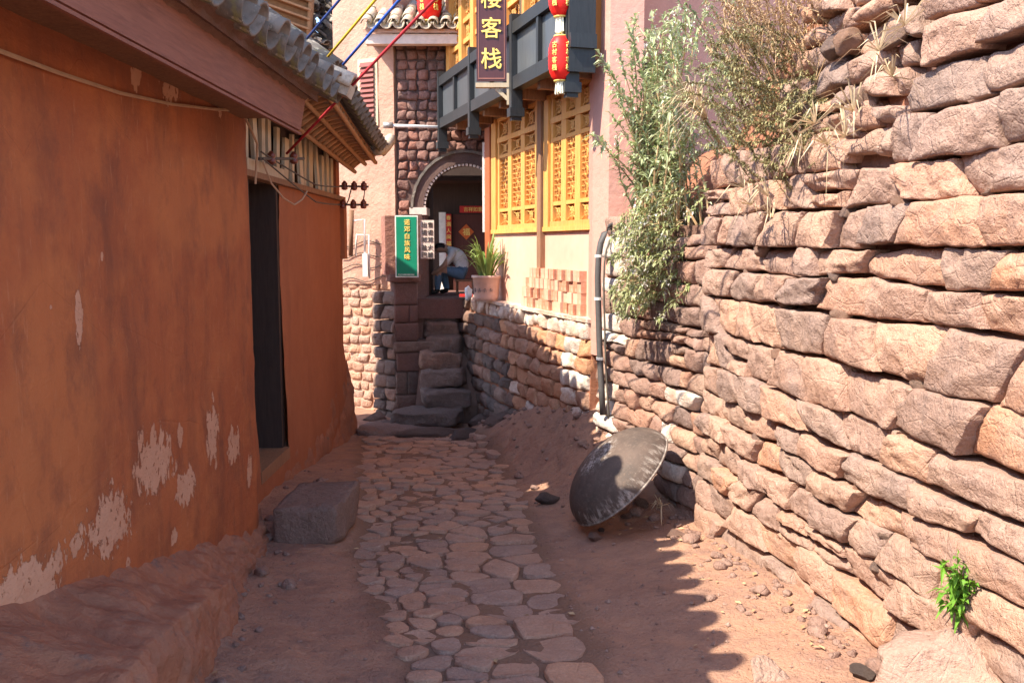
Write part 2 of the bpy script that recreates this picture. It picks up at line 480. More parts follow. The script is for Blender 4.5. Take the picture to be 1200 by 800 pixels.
def axis(lo, fa, fb, hi, step):
    a = []
    v = fa; s = step
    while v > lo: s *= 1.45; v -= s; a.append(v)
    a = a[::-1]
    v = fa
    while v < fb: a.append(v); v += step
    s = step
    while v < hi: a.append(v); s *= 1.45; v += s
    return a
xs = axis(-60, -2.2, 2.2, 60, .045); ys = axis(-40, 2.4, 12.6, 90, .055)
g = MB()
for y in ys:
    for x in xs: g.v.append(Vector((x, y, ground_z(x, y))))
nx_ = len(xs)
for j in range(len(ys) - 1):
    for i in range(nx_ - 1): g.f.append((j*nx_+i, j*nx_+i+1, (j+1)*nx_+i+1, (j+1)*nx_+i))
ground = obj('ground', g, GROUND, None, True)
ground['kind'] = 'structure'
at_ = ground.data.attributes.new('joint_soil', 'FLOAT', 'POINT')
def soil(v):
    if not 2.6 < v.y < 11.1: return 0.0
    e = edges(v.y); wv = .07*nz(v.x*3, v.y*3, 2)
    return sm(-.12, .06, v.x - e[0] + wv) * sm(-.12, .06, e[1] - v.x + wv)
at_.data.foreach_set('value', [soil(v) for v in g.v])

# cobbles: relaxed cells, each its own stone set in the ground
rng = random.Random(7)
def clip(poly, p, q):
    mx, my = (p[0]+q[0])/2, (p[1]+q[1])/2; dx, dy = q[0]-p[0], q[1]-p[1]
    out = []
    for i in range(len(poly)):
        a = poly[i]; b = poly[(i+1) % len(poly)]
        da = (a[0]-mx)*dx + (a[1]-my)*dy; db = (b[0]-mx)*dx + (b[1]-my)*dy
        if da <= 0: out.append(a)
        if (da < 0) != (db < 0):
            t = da / (da - db); out.append((a[0]+(b[0]-a[0])*t, a[1]+(b[1]-a[1])*t))
    return out
sites = []
def rad(x, y):
    e = edges(y); f = (x - e[0]) / (e[1] - e[0])
    big = sm(.56, .66, f) * (1 - sm(6.2, 6.9, y))
    return lerp(.128, .235, big) * (1 + .25 * sm(6.5, 9.5, y))
for _ in range(26000):
    y = rng.uniform(3.3, 10.9); e = edges(y); x = rng.uniform(e[0] + .03, e[1] - .03)
    r = rad(x, y) * rng.uniform(.85, 1.18)
    if all(((x-a)*.86)**2 + ((y-b)*1.14)**2 > (max(r, c))**2 for a, b, c in sites): sites.append((x, y, r))
sites.sort(key=lambda s: s[1])
sites = sites[:296]
guard = []
for y10 in range(30, 115, 2):
    y = y10 / 10; e = edges(min(max(y, 2.6), 11.1)); guard += [(e[0] - .10 + .04 * nz(y*3), y), (e[1] + .12 + .05 * nz(y*3, 4), y)]
allp = [(a, b) for a, b, c in sites] + guard
for k, (x, y, r) in enumerate(sites):
    poly = [(x-.3, y-.3), (x+.3, y-.3), (x+.3, y+.3), (x-.3, y+.3)]
    for q in sorted(allp, key=lambda q: (q[0]-x)**2 + (q[1]-y)**2)[1:18]: poly = clip(poly, (x, y), q)
    if len(poly) < 3: continue
    cx = sum(p[0] for p in poly)/len(poly); cy = sum(p[1] for p in poly)/len(poly)
    for _ in range(1):                                    # soften the outline
        poly = [p for a, b in zip(poly, poly[1:] + poly[:1]) for p in ((a[0]*.78+b[0]*.22, a[1]*.78+b[1]*.22), (a[0]*.22+b[0]*.78, a[1]*.22+b[1]*.78))]
    rr = max(.05, sum(math.hypot(p[0]-cx, p[1]-cy) for p in poly)/len(poly))
    gap = rng.uniform(.003, .026); up = rng.uniform(-.009, .013)
    tx, ty = rng.uniform(-.05, .05), rng.uniform(-.05, .05)
    mb = MB(); n = len(poly)
    zc = ground_z(cx, cy, False) + .035 * fr(cx * .9, cy * .9, 1.3, 4)
    for sc, dz in ((1 - gap/rr, -.05), (1 - gap/rr, .55*up), (.955 - gap/rr, .93*up), (.80 - .6*gap/rr, up), (.4, up*1.0)):
        for i, p in enumerate(poly):
            wob = 1 + .13 * nz(p[0]*9, p[1]*9, k*1.7) + .05 * nz(p[0]*26, p[1]*26, k)
            px, py = cx + (p[0]-cx)*sc*wob, cy + (p[1]-cy)*sc*wob
            mb.v.append(Vector((px, py, zc + max(dz, -.05) + .012 + tx*(px-cx) + ty*(py-cy) + .012*nz(px*9, py*9, k) - .05*(py-cy))))
    for ring in range(4):
        for i in range(n):
            j = (i+1) % n
            mb.f.append((ring*n+i, ring*n+j, (ring+1)*n+j, (ring+1)*n+i))
    mb.f.append(tuple(4*n+i for i in range(n)))
    obj('cobblestone', mb, COBBLE, ground, True)

# ------------------------------------------------------------------ stone coursing
def face_stone(c4, pos, n=9, m=6, bulge=.03, edge=.035, depth=.16, seed=0, rnd=.35, rough=.012, facets=4, off=0.0, frac=.0):
    """c4: bl, br, tr, tl in (u, z); pos(u, z, out) gives the world point"""
    rg = random.Random(seed)
    pl = [(rg.uniform(.35, 1.1), rg.uniform(-.8, .8), rg.uniform(-.8, .8)) for _ in range(facets)] + [(rg.uniform(1.5, 2.3), 1.6*rg.choice((-1, 1)), 1.6*rg.choice((-1, 1))) for _ in range(2)]
    tl = (rg.uniform(-.012, .012), rg.uniform(-.010, .010))
    cells = [(rg.uniform(-1, 1), rg.uniform(-1, 1), rg.uniform(-1, .6), rg.uniform(-1, 1), rg.uniform(-1, 1)) for _ in range(facets + 1)]
    uu = [math.sin(math.pi/2 * (-1 + 2*i/n)) for i in range(n+1)]
    vv = [math.sin(math.pi/2 * (-1 + 2*j/m)) for j in range(m+1)]
    mb = MB(); idx = {}
    asp = max(1.0, min(3.0, abs(c4[1][0] - c4[0][0]) / max(.05, abs(c4[3][1] - c4[0][1]))))
    (u0, z0), (u1, z1), (u2, z2), (u3, z3) = c4
    def place(s, t, back):
        su = s * math.sqrt(max(0, 1 - rnd * t * t / 2)); tv = t * math.sqrt(max(0, 1 - rnd * s * s / 2))
        a, b = (su + 1)/2, (tv + 1)/2
        u = (u0*(1-a) + u1*a)*(1-b) + (u3*(1-a) + u2*a)*b
        z = (z0*(1-a) + z1*a)*(1-b) + (z3*(1-a) + z2*a)*b
        e = max(abs(s), abs(t))
        h = bulge * min([1.0] + [a_ + b_*s + c_*t for a_, b_, c_ in pl]) + tl[0]*s + tl[1]*t - edge * e**18
        wj = .25 * nz(u*11, z*11, seed); best = sorted(((s + wj - q[0])**2*asp + (t + wj - q[1])**2, q) for q in cells)
        q1, q2 = best[0][1], best[1][1]; bl = min(1.0, (best[1][0] - best[0][0]) / .12)*.5 + .5
        hp1 = q1[2]*.35 + q1[3]*(s - q1[0])*.5 + q1[4]*(t - q1[1])*.5; hp2 = q2[2]*.35 + q2[3]*(s - q2[0])*.5 + q2[4]*(t - q2[1])*.5
        h += frac * (hp1*bl + hp2*(1 - bl))
        h += rough * .9 * nz(u*5, z*5, seed*.37) + rough * nz(u*16, z*16, seed*.7) + rough * .8 * abs(nz(u*9, z*13, seed*.9)) + rough * .45 * nz(u*38, z*38, seed)
        u += rough * (1.6*nz(u*5, z*5, seed + 3.3) + .7*nz(u*17, z*17, seed)); z += rough * (1.6*nz(u*5, z*5, seed + 8.1) + .7*nz(u*17, z*17, seed + 5))
        return pos(u, z, off + h - (depth if back else 0))
    for j in range(m+1):
        for i in range(n+1): idx[i, j] = len(mb.v); mb.v.append(place(uu[i], vv[j], False))
    for j in range(m):
        for i in range(n): mb.f.append((idx[i, j], idx[i+1, j], idx[i+1, j+1], idx[i, j+1]))
    ring = [(i, 0) for i in range(n)] + [(n, j) for j in range(m)] + [(i, m) for i in range(n, 0, -1)] + [(0, j) for j in range(m, 0, -1)]
    b0 = len(mb.v)
    for (i, j) in ring: mb.v.append(place(uu[i], vv[j], True))
    L = len(ring)
    for k in range(L):
        q = (k+1) % L
        mb.f.append((idx[ring[q]], idx[ring[k]], b0+k, b0+q))
    return mb

def frame(P0, P1, batter=0.0, zref=0.0):
    """pos(u, z, out) on a vertical (or battered) plane from P0 to P1; out is to the left-hand side seen along P0>P1 turned clockwise"""
    P0 = Vector((P0[0], P0[1], 0)); P1 = Vector((P1[0], P1[1], 0)); d = (P1 - P0).normalized(); nrm = Vector((d.y, -d.x, 0))
    def pos(u, z, out): return P0 + d*u + nrm*(out - batter*(z - zref)) + Vector((0, 0, z))
    return pos, (P1 - P0).length

def courses(parent, name, pos, zs, u0, u1, wfun, mat, seed, keep=None, wav=.02, gap=.008, slant=.03, split=0.0, offv=.02, **kw):
    rg = random.Random(seed); out = []
    for k in range(len(zs) - 1):
        def zb(kk, u): return zs[kk] + wav * nz(u*1.7 + kk*3.1, kk*7.7, seed)
        u = u0; cuts = [(u, u)]
        while u < u1:
            u += wfun(u, k, rg); s = rg.uniform(-slant, slant)
            if u > u1 - .07: u = u1; s = 0
            cuts.append((u - s, u + s))
        for a, b in zip(cuts, cuts[1:]):
            ua, ub = a[0], b[0]
            cz = (zs[k] + zs[k+1]) / 2; cu = (a[0] + b[0]) / 2
            if keep and not keep(cu, cz): continue
            parts = [(0, 1)]
            if rg.random() < split and zs[k+1] - zs[k] > .155:
                h = rg.uniform(.4, .65); parts = [(0, h), (h, 1)]
            for f0, f1 in parts:
                def cz_(kf, u): return lerp(zb(k, u), zb(k+1, u), kf)
                def cu_(c, kf): return lerp(c[0], c[1], kf)
                jb, jt = rg.uniform(-.25, 1)*wav*.5, rg.uniform(-.25, 1)*wav*.5
                q = [(cu_(a, f0)+gap, cz_(f0, a[0])+gap+jb), (cu_(b, f0)-gap, cz_(f0, b[0])+gap+jb*.4), (cu_(b, f1)-gap, cz_(f1, b[1])-gap-jt*.5), (cu_(a, f1)+gap, cz_(f1, a[1])-gap-jt)]
                mm = mat(cu, cz, rg) if callable(mat) else mat
                kk = dict(kw)
                if isinstance(mm, tuple): kk.update(mm[1]); mm = mm[0]
                mb = face_stone(q, pos, seed=rg.randint(0, 9999), off=rg.uniform(-offv, offv)*kk.pop('offk', 1.0), **kk)
                out.append(obj(name, mb, mm, parent, True))
    return out

# ------------------------------------------------------------------ right dry-stone wall
def wx(y): return 1.66 - .161 * (y - 3.93)
rw = thing('stone_wall', 'tall dry-stone wall of large pink sandstone blocks, sunlit, along the dirt verge', 'wall', (wx(4.4), 4.4, -.4))
Y_END = 6.22
posM, LM = frame((wx(Y_END), Y_END), (wx(2.5), 2.5), .012, -.4)
ZS = [-.62, -.40, -.19, 0.0, .16, .32, .47, .61, .79, 1.02, 1.27, 1.44, 1.60, 1.79, 1.97, 2.17, 2.33, 2.52, 2.72, 2.95]
def main_top(u):
    y = Y_END - u * .987
    return lerp(2.24, 2.05, sm(5.2, 4.6, y)) if y > 4.02 else 3.2
def mw(u, k, rg):
    y = Y_END - u * .987
    big = sm(4.6, 3.4, y)
    w = rg.choice([.22, .3, .36, .42, .5]) * rg.uniform(.85, 1.2)
    return w * lerp(.95, 1.5, big)
main = courses(rw, 'stone', posM, ZS, -.02, LM, mw, MAIN, 21, keep=lambda u, z: z < main_top(u), wav=.04, gap=.003, slant=.085, split=.13, offv=.035,
               n=26, m=16, bulge=.020, edge=.010, depth=.22, rnd=.03, rough=.0095, facets=6, frac=.026)
core = MB()
core.box((wx(Y_END) + .17, 2.2, -.8), (wx(Y_END) + .9, Y_END - .02, 2.12))
pc = [posM(-.0, -.8, -.12), posM(LM, -.8, -.12), posM(LM, 2.15, -.12), posM(0, 2.15, -.12)]
core2 = MB().add(pc + [p + Vector((.9, 0, 0)) for p in pc], [(0,1,2,3), (7,6,5,4), (0,4,5,1), (1,5,6,2), (2,6,7,3), (3,7,4,0)])
obj('earth_core', core2, EARTHC, rw)
pcn = [posM((Y_END-4.0)/.987, 2.1, -.13), posM(LM, 2.1, -.13), posM(LM, 2.98, -.13), posM((Y_END-4.0)/.987, 2.98, -.13)]
obj('earth_core', MB().add(pcn + [p + Vector((.9, 0, 0)) for p in pcn], [(0,1,2,3), (7,6,5,4), (0,4,5,1), (1,5,6,2), (2,6,7,3), (3,7,4,0)]), EARTHC, rw)
# end return of the wall, facing up the lane
posE, LE = frame((wx(Y_END) + .75, Y_END + .02), (wx(Y_END) + .02, Y_END + .02))

# rough boulder-like stone
def rock(size, seed, n=2, amp=.22):
    bm = bmesh.new(); bmesh.ops.create_icosphere(bm, subdivisions=n, radius=1)
    rg = random.Random(seed)
    pls = [(Vector((rg.uniform(-1,1), rg.uniform(-1,1), rg.uniform(-1,1))).normalized(), rg.uniform(.5, .8)) for _ in range(13)]
    mb = MB()
    for v in bm.verts:
        p = v.co.copy()
        for nn, d in pls:
            e = p.dot(nn) - d
            if e > 0: p -= nn * e
        p *= 1 + amp * nz(p.x*1.7+seed, p.y*1.7, p.z*1.7) + .09 * nz(p.x*4, p.y*4+seed, p.z*4) + .04 * nz(p.x*11, p.y*11+seed, p.z*11)
        mb.v.append(Vector((p.x*size[0], p.y*size[1], p.z*size[2])))
    for f in bm.faces: mb.f.append(tuple(v.index for v in f.verts))
    bm.free()
    return mb
ROCKS = [rock((1.25, 1.25, 1.25), 100 + i, 3, .14).mesh('rock', True) for i in range(14)]
for me in ROCKS: me.materials.append(MAIN)
LOWROCK = [rock((1, 1, 1), 200 + i, 2, .15) for i in range(6)]
def put_rock(name, parent, loc, size, rot, k, mat=None):
    o = bpy.data.objects.new(name, ROCKS[k % len(ROCKS)])
    COL.objects.link(o)
    if parent is not None:
        o.parent = parent; o.matrix_parent_inverse = Matrix.Translation(-root_loc(parent))
    o.location = loc; o.scale = size; o.rotation_euler = rot
    if mat is not None:
        o.material_slots[0].link = 'OBJECT'; o.material_slots[0].material = mat
    return o
def block(w_, d_, h_, seed, cuts=9, amp=.012, chip=.05):
    bm = bmesh.new(); bmesh.ops.create_cube(bm, size=2); bmesh.ops.subdivide_edges(bm, edges=bm.edges[:], cuts=cuts, use_grid_fill=True)
    rg = random.Random(seed); mb = MB()
    pls = [(Vector((rg.choice((-1,1)), rg.choice((-1,1)), rg.choice((-1,1))*rg.uniform(.3,1))).normalized(), rg.uniform(1.35, 1.6)) for _ in range(5)]
    for v in bm.verts:
        p = v.co.copy()
        for i in range(3): p[i] = math.copysign(abs(p[i])**.6, p[i])
        for nn, d in pls:
            e = p.dot(nn) - d
            if e > 0: p -= nn*e
        q = p.copy()
        for i in range(3):
            a, b = abs(p[(i+1) % 3]), abs(p[(i+2) % 3]); q[i] *= 1 - chip*(a**8 + b**8)*.5
        q = Vector((q.x*w_/2, q.y*d_/2, q.z*h_/2))
        q += Vector((nz(q.x*6+seed, q.y*6, q.z*6), nz(q.x*6, q.y*6+seed, q.z*6+9), nz(q.x*6, q.y*6, q.z*6+seed+4)))*amp*1.5
        q += Vector((nz(q.x*22+seed, q.y*22, q.z*22), nz(q.x*22, q.y*22+seed, q.z*22+9), nz(q.x*22, q.y*22, q.z*22+seed+4)))*amp*.6
        mb.v.append(q)
    for f in bm.faces: mb.f.append(tuple(v.index for v in f.verts))
    bm.free(); return mb
# chinking stones jammed in the joints
rg = random.Random(5)
for k in range(34):
    u = rg.uniform(.1, LM - .2); kk = rg.randint(2, 15); z = ZS[kk] + rg.uniform(-.03, .03)
    if z > main_top(u): continue
    s = rg.uniform(.022, .05)
    put_rock('chinking_stone', rw, posM(u, z, rg.uniform(-.06, -.025)), (s, s*rg.uniform(.9, 1.5), s*.75), (rg.uniform(-.5,.5), rg.uniform(-.5,.5), rg.uniform(0,6)), k)

# rubble upper tier set back above the wall, between the big blocks and the shrubs
def tier_out(z): return -.05 - .10 * (z - 2.1)
def posU(u, z, out): return posM(u, z, out + tier_out(z))
ZU = [2.0, 2.14, 2.26, 2.40, 2.53, 2.67, 2.80, 2.93, 3.07, 3.2, 3.35]
courses(rw, 'rubble_stone', posU, ZU, .62, 2.3, lambda u, k, rg: rg.choice([.11, .15, .19, .24, .3]), MAIN, 87, keep=lambda u, z: z > main_top(u) - .04 and u > .70 + .5*(z - 2.1), wav=.07, gap=.004, slant=.05, split=.05, offv=.045,
        n=10, m=8, bulge=.035, edge=.022, depth=.2, rnd=.12, rough=.016, facets=5, frac=.03)
rg = random.Random(11)
for k in range(10):
    z = rg.uniform(2.1, 3.2); u = rg.uniform(.75 + .45*(z-2.1), 2.2)
    if z > main_top(u): put_rock('rubble_stone', rw, posU(u, z, rg.uniform(-.02, .05)), [rg.uniform(.04, .09) for _ in range(3)], (rg.uniform(0,3), rg.uniform(0,3), rg.uniform(0,3)), k)
bk = [posM(-.3, 2.0, -.14), posM(2.8, 2.0, -.16), posM(2.8, 3.5, -.32), posM(-.3, 2.75, -.48)]
def bank(a, b):
    p = bk[0].lerp(bk[1], a).lerp(bk[3].lerp(bk[2], a), b)
    return p + Vector((.09 * fr(p.y*2.2, p.z*2.2, 3), 0, .05 * nz(p.y*3, p.z*3, 9)))
bb = MB().grid(bank, 36, 20, True)
soil = obj('earth_bank', bb, MUD, rw, True)
tb = MB().grid(lambda a, b: (lerp(1.9, 9, b) , lerp(2, 8.6, a), 2.75 + .35*b + .2*fr(a*3, b*5)), 20, 10, True)

# boulders at the wall's foot
def boulder(label, loc, size, rot, k, name='boulder', group=None, mat=None):
    o = put_rock(name, None, loc, size, rot, k, mat)
    return tag(o, label, 'rock', group)
p = atZ(1115, 775, -.02)
bo = obj('boulder', rock((.34, .30, .21), 321, 4, .25), MAIN, None, True); bo.location = atY(1120, 790, 3.45)
tag(bo, 'big pale boulder jutting from the foot of the stone wall below the green sprout', 'rock')
bo = obj('boulder', rock((.10, .12, .10), 77, 3, .25), MAIN, None, True); bo.location = atZ(895, 795, -.27)
tag(bo, 'lone pinkish rock lying on the sunlit dirt away from the wall', 'rock')

# ------------------------------------------------------------------ rear wall section with the hose
rear = thing('rubble_wall', 'low whitewashed rubble wall section behind the black hose, weeds on top', 'wall', (1.1, 7.4, -.2))
RP0, RP1 = (.74, 8.08), (1.38, 6.12)
posR, LR = frame(RP0, RP1, .05, 0)
ZR = [-.45, -.28, -.13, 0.0, .13, .27, .42, .55, .70, .86, 1.02, 1.18, 1.33, 1.50, 1.68, 1.85]
def rmat(u, z, rg):
    if u < .42: return WHITEW if rg.random() < .75 else REAR
    if 1.25 < u < 1.6 and z < .6: return WHITEW if rg.random() < .5 else REAR
    return REAR
courses(rear, 'stone', posR, ZR, 0, LR, lambda u, k, rg: rg.choice([.16, .22, .28, .38]), rmat, 33, keep=lambda u, z: z < 1.86 - .25*u/LR, wav=.03, gap=.002, slant=.05, split=.2, offv=.025,
        n=9, m=7, bulge=.022, edge=.014, depth=.14, rnd=.08, rough=.010, facets=4, frac=.02)
pc = [posR(-.05, -.8, -.07), posR(LR, -.8, -.07), posR(LR, 1.75, -.07), posR(-.05, 1.75, -.07)]
obj('earth_core', MB().add(pc + [p + Vector((.8, .1, 0)) for p in pc], [(0,1,2,3), (7,6,5,4), (0,4,5,1), (1,5,6,2), (2,6,7,3), (3,7,4,0)]), EARTHC, rear)
def slope(a, b):
    y = lerp(8.62, 6.0, a); x0 = posR(LR*a, 1.7, -.02).x
    return (x0 + b * 1.1, y, 1.72 - .1*a + (.75 + .1*a) * sm(.05, .9, b) + .07 * fr(y*2, b*4, 2))
obj('earth_bank', MB().grid(slope, 24, 14, True), MUD, rear, True)

# hose
hp = [atY(px, py, Y) for px, py, Y in ((722, 262, 7.96), (715, 266, 7.93), (708, 274, 7.9), (704, 285, 7.88), (701.5, 300, 7.87), (700.5, 325, 7.86), (701, 350, 7.85), (702, 385, 7.84), (703, 420, 7.82), (705, 455, 7.80), (706.5, 486, 7.78))]
hs = thing('hose', 'thick black drain hose arching over and running down the whitewashed rubble wall', 'hose', hp[-1])
obj('pipe', MB().tube(hp, .027, 10), HOSE, hs, True)
for k in (4, 6, 8):
    c = hp[k]; obj('clip_ring', MB().tube([c + Vector((0, 0, -.012)), c + Vector((0, 0, .012))], .033, 10), WHITEP, hs)
cb = [p + Vector((.05, -.01, -.05)) for p in hp[2:]]
obj('thin_cable', MB().tube(cb, .009, 5), WIREM, hs)

# ------------------------------------------------------------------ terrace
terr = thing('terrace_wall', 'retaining wall of the inn terrace, darker stones on its shaded side, whitewashed and orange beyond', 'wall', (.1, 10.3, -.6))
TP0, TP1 = (-.72, 12.75), (.72, 8.45)
posT, LT = frame(TP0, TP1, .03, .9)
ZT = [-1.0, -.82, -.64, -.46, -.29, -.12, .05, .22, .39, .55, .72, .89]
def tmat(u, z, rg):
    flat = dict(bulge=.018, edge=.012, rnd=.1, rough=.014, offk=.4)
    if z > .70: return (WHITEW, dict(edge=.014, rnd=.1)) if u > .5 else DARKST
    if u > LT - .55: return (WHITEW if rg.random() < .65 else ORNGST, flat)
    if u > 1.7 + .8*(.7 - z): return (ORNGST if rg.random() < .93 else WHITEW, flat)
    return DARKST if rg.random() < .7 else REAR  # shade on this side put into the colour as darker stone
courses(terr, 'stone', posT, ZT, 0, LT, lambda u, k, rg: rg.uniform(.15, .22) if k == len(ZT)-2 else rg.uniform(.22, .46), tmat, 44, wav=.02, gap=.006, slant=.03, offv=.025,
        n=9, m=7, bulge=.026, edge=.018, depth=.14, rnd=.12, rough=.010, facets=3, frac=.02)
tc = [posT(-.02, -1.1, -.035), posT(LT, -1.1, -.035), posT(LT, .87, -.035), posT(-.02, .87, -.035)]
back = [Vector((2.4, 13.6, p.z)) if i in (0, 3) else Vector((2.4, 8.8, p.z)) for i, p in enumerate(tc)]
obj('fill', MB().add(tc + back, [(0,1,2,3), (7,6,5,4), (0,4,5,1), (1,5,6,2), (2,6,7,3), (3,7,4,0)]), MUD, terr)
sl0 = [posT(-.02, .885, .02), posT(LT, .885, .02), posT(LT, .885, -.55), posT(-.02, .885, -.55)]
obj('ledge_slab', MB().add(sl0 + [p + Vector((0, 0, .035)) for p in sl0], [(3,2,1,0), (4,5,6,7), (0,1,5,4), (1,2,6,5), (2,3,7,6), (3,0,4,7)]), WHITEW, terr)
LEDGE = .92

# stack of bricks on the ledge
def brickmat():
    t = NT('fired_brick'); r = t.rand(); n = t.noise(25, 5, .7)
    c = t.mix(r, (.46,.18,.10), (.68,.40,.28)); c = t.mix(t.ramp(n, .5, .7, 0, .6), c, (.72,.48,.36))
    return t.done(c, .9, t.bump(n, .5, .006))
BRICK = brickmat()
bme = MB().box((-.050, -.115, 0), (.050, .115, .108)).mesh('brick'); bme.materials.append(BRICK)
dT = (Vector((TP1[0], TP1[1], 0)) - Vector((TP0[0], TP0[1], 0))).normalized()
angT = math.atan2(dT.y, dT.x)
rg = random.Random(3)
for row in range(4):
    for k in range(15):
        if row == 3 and k < 2: continue
        u = LT - 2.02 + k * .116 + rg.uniform(-.005, .005)
        p = posT(u, LEDGE + row * .110, -.16 + rg.uniform(-.022, .022))
        o = bpy.data.objects.new('brick', bme); COL.objects.link(o)
        o.location = p; o.rotation_euler = (0, 0, angT + rg.uniform(-.04, .04))
        tag(o, 'orange fired brick in the %s row of the stack on the terrace ledge' % ('bottom', 'second lowest', 'third', 'top')[row], 'brick', 'bricks in the %s row of the stack' % ('bottom', 'second lowest', 'third', 'top')[row])

# ------------------------------------------------------------------ the inn
A = Vector((-.4, 12.3, 0)); D = Vector((.322, -1, 0)).normalized(); N = Vector((D.y, -D.x, 0))
def inn(t, z, off=0.0): return A + D * t + N * off + Vector((0, 0, z))
def innpx(px, py, off):
    d = ray(px, py); P0 = A + N * off
    P = CAM + d * ((P0 - CAM).dot(N) / d.dot(N))
    return (P - A).dot(D), P.z
house = thing('inn', 'two-storey inn with golden carved windows, dark balcony and pink plastered base', 'building', inn(1.8, .9))
def ibox(mb, t0, t1, z0, z1, o0, o1):
    vs = [inn(t0, z0, o0), inn(t1, z0, o0), inn(t1, z0, o1), inn(t0, z0, o1), inn(t0, z1, o0), inn(t1, z1, o0), inn(t1, z1, o1), inn(t0, z1, o1)]
    return mb.add(vs, [(0,1,2,3), (7,6,5,4), (0,4,5,1), (1,5,6,2), (2,6,7,3), (3,7,4,0)])
def ipart(name, mat, t0, t1, z0, z1, o0, o1, parent=None):
    return obj(name, ibox(MB(), t0, t1, z0, z1, o0, o1), mat, parent or house)
ipart('lower_wall', PINK2, .5, 4.1, .4, 1.75, -.35, 0)
ipart('sill_beam', GOLDW, .5, 4.0, 1.752, 1.80, -.2, .035)
ipart('wall_core', DARKW, .5, 4.1, 1.80, 3.26, -.6, -.16)
ipart('head_beam', OLDW, .35, 4.05, 3.172, 3.25, -.12, .03)
ipart('corner_frame', REDW, .30, .52, .9, 3.10, -.10, .05)
ipart('post', GOLDW, .53, .72, 1.80, 3.17, -.1, .03)
for t0, t1 in ((2.22, 2.34), (2.50, 2.64)): ipart('post', GOLDW, t0, t1, 1.80, 3.17, -.1, .03)
ipart('round_post', OLDW, 2.36, 2.48, .95, 3.2, -.05, .055)
ipart('post', GOLDW, 3.80, 3.98, 1.80, 3.17, -.1, .03)
# carved windows
def carve(mb, t0, t1, z0, z1, o, kind, step=.055):
    cz, ct = (z0+z1)/2, (t0+t1)/2
    if kind == 'square':
        n = 16; r = min(t1-t0, z1-z0) * .36
        ring = [inn(ct + r*math.cos(2*math.pi*i/n), cz + r*math.sin(2*math.pi*i/n), o) for i in range(n+1)]
        mb.tube(ring, .010, 4, False)
        for a in (0.3, 1.4, 2.5, 3.6, 4.7, 5.8):
            mb.tube([inn(ct, cz, o), inn(ct + r*.7*math.cos(a), cz + r*.7*math.sin(a), o+.005), inn(ct + r*math.cos(a+.5), cz + r*math.sin(a+.5), o)], .011, 4)
        for sx in (-1, 1):
            for sz in (-1, 1): mb.tube([inn(ct + sx*r*.75, cz + sz*r*.75, o), inn(ct + sx*(t1-t0)*.5, cz + sz*(z1-z0)*.5, o)], .010, 4)
    else:
        k = 0; z = z0
        rg2 = random.Random(int(t0 * 1000))
        while z < z1 - .02:
            zz = min(z + step, z1)
            mb.bar(inn(t0, zz, o), inn(t1, zz, o), .012, .010)
            a = lerp(t0, t1, .33); b = lerp(t0, t1, .67)
            if k % 2: mb.bar(inn(ct, z, o), inn(ct, zz, o), .012, .012)
            else:
                mb.bar(inn(a, z, o), inn(a, zz, o), .012, .010); mb.bar(inn(b, z, o), inn(b, zz, o), .012, .010)
            if k % 3 == 1:
                r = step*.8
                mb.tube([inn(ct + r*math.cos(i*math.pi/5), (z+zz)/2 + r*math.sin(i*math.pi/5), o+.006) for i in range(11)], .010, 4, False)
            z = zz; k += 1
def carved_window(t0, t1):
    win = ipart('window', GOLDW, t0, t1, 1.80, 1.855, -.08, .012)
    fm = MB()
    for z0, z1 in ((2.87, 2.93), (3.13, 3.17)): ibox(fm, t0, t1, z0, z1, -.08, .012)
    W = (t1 - t0); pw = W / 3
    for i in range(3):
        a, b = t0 + i*pw, t0 + (i+1)*pw
        for q0, q1 in ((a, a+.07), (b-.07, b)):
            ibox(fm, q0 + .001, q1 - .001, 1.855, 2.87, -.075, .004); ibox(fm, q0 + .001, q1 - .001, 2.93, 3.13, -.075, .004)
        for z0, z1 in ((2.02, 2.06), (2.68, 2.72)): ibox(fm, a+.07, b-.07, z0, z1, -.07, .001)
    obj('frame', fm, GOLDW, win)
    for i in range(3):
        a, b = t0 + i*pw + .07, t0 + (i+1)*pw - .07
        for z0, z1, kd in ((2.94, 3.12, 'square'), (2.73, 2.86, 'square'), (2.07, 2.67, 'long'), (1.87, 2.01, 'square')):
            lm = MB(); carve(lm, a, b, z0, z1, -.02, kd, .055); obj('carved_lattice', lm, GOLDL, win)
    obj('backing_panel', ibox(MB(), t0+.002, t1-.002, 1.857, 3.128, -.1, -.055), AMBER, win)
carved_window(.73, 2.21)
carved_window(2.65, 3.79)
# balcony
Z0, Z1 = 3.20, 3.88
bal = ipart('balcony', GREYW, -.66, 4.26, Z0, Z0 + .13, .33, .44)
def bpart(name, mat, *a): return obj(name, ibox(MB(), *a), mat, bal)
bpart('top_rail', GREYW, -.66, 4.2, Z1 - .12, Z1, .335, .445)
bpart('soffit', OLDW, -.66, 4.2, Z0 + .03, Z0 + .07, -.1, .33)
bpart('floor', OLDW, -.66, 4.2, Z0 + .075, Z0 + .12, -.1, .33)
for t in (-.1, .55, 1.2, 1.85, 2.5, 3.15, 3.8): bpart('joist', OLDW, t, t + .08, Z0 - .07, Z0 + .03, -.1, .33)
posts = [-.66, .95, 2.60, 4.16]
for t in posts:
    bpart('pendant_post', GREYW, t + .01, t + .09, Z0 - .18, Z1 + (.08 if t < 4 else .9), .33, .452)
    mb = MB(); ibox(mb, t - .008, t + .108, Z0 - .27, Z0 - .182, .315, .47); ibox(mb, t + .012, t + .088, Z0 - .31, Z0 - .27, .34, .445)
    obj('finial_block', mb, GREYW, bal)
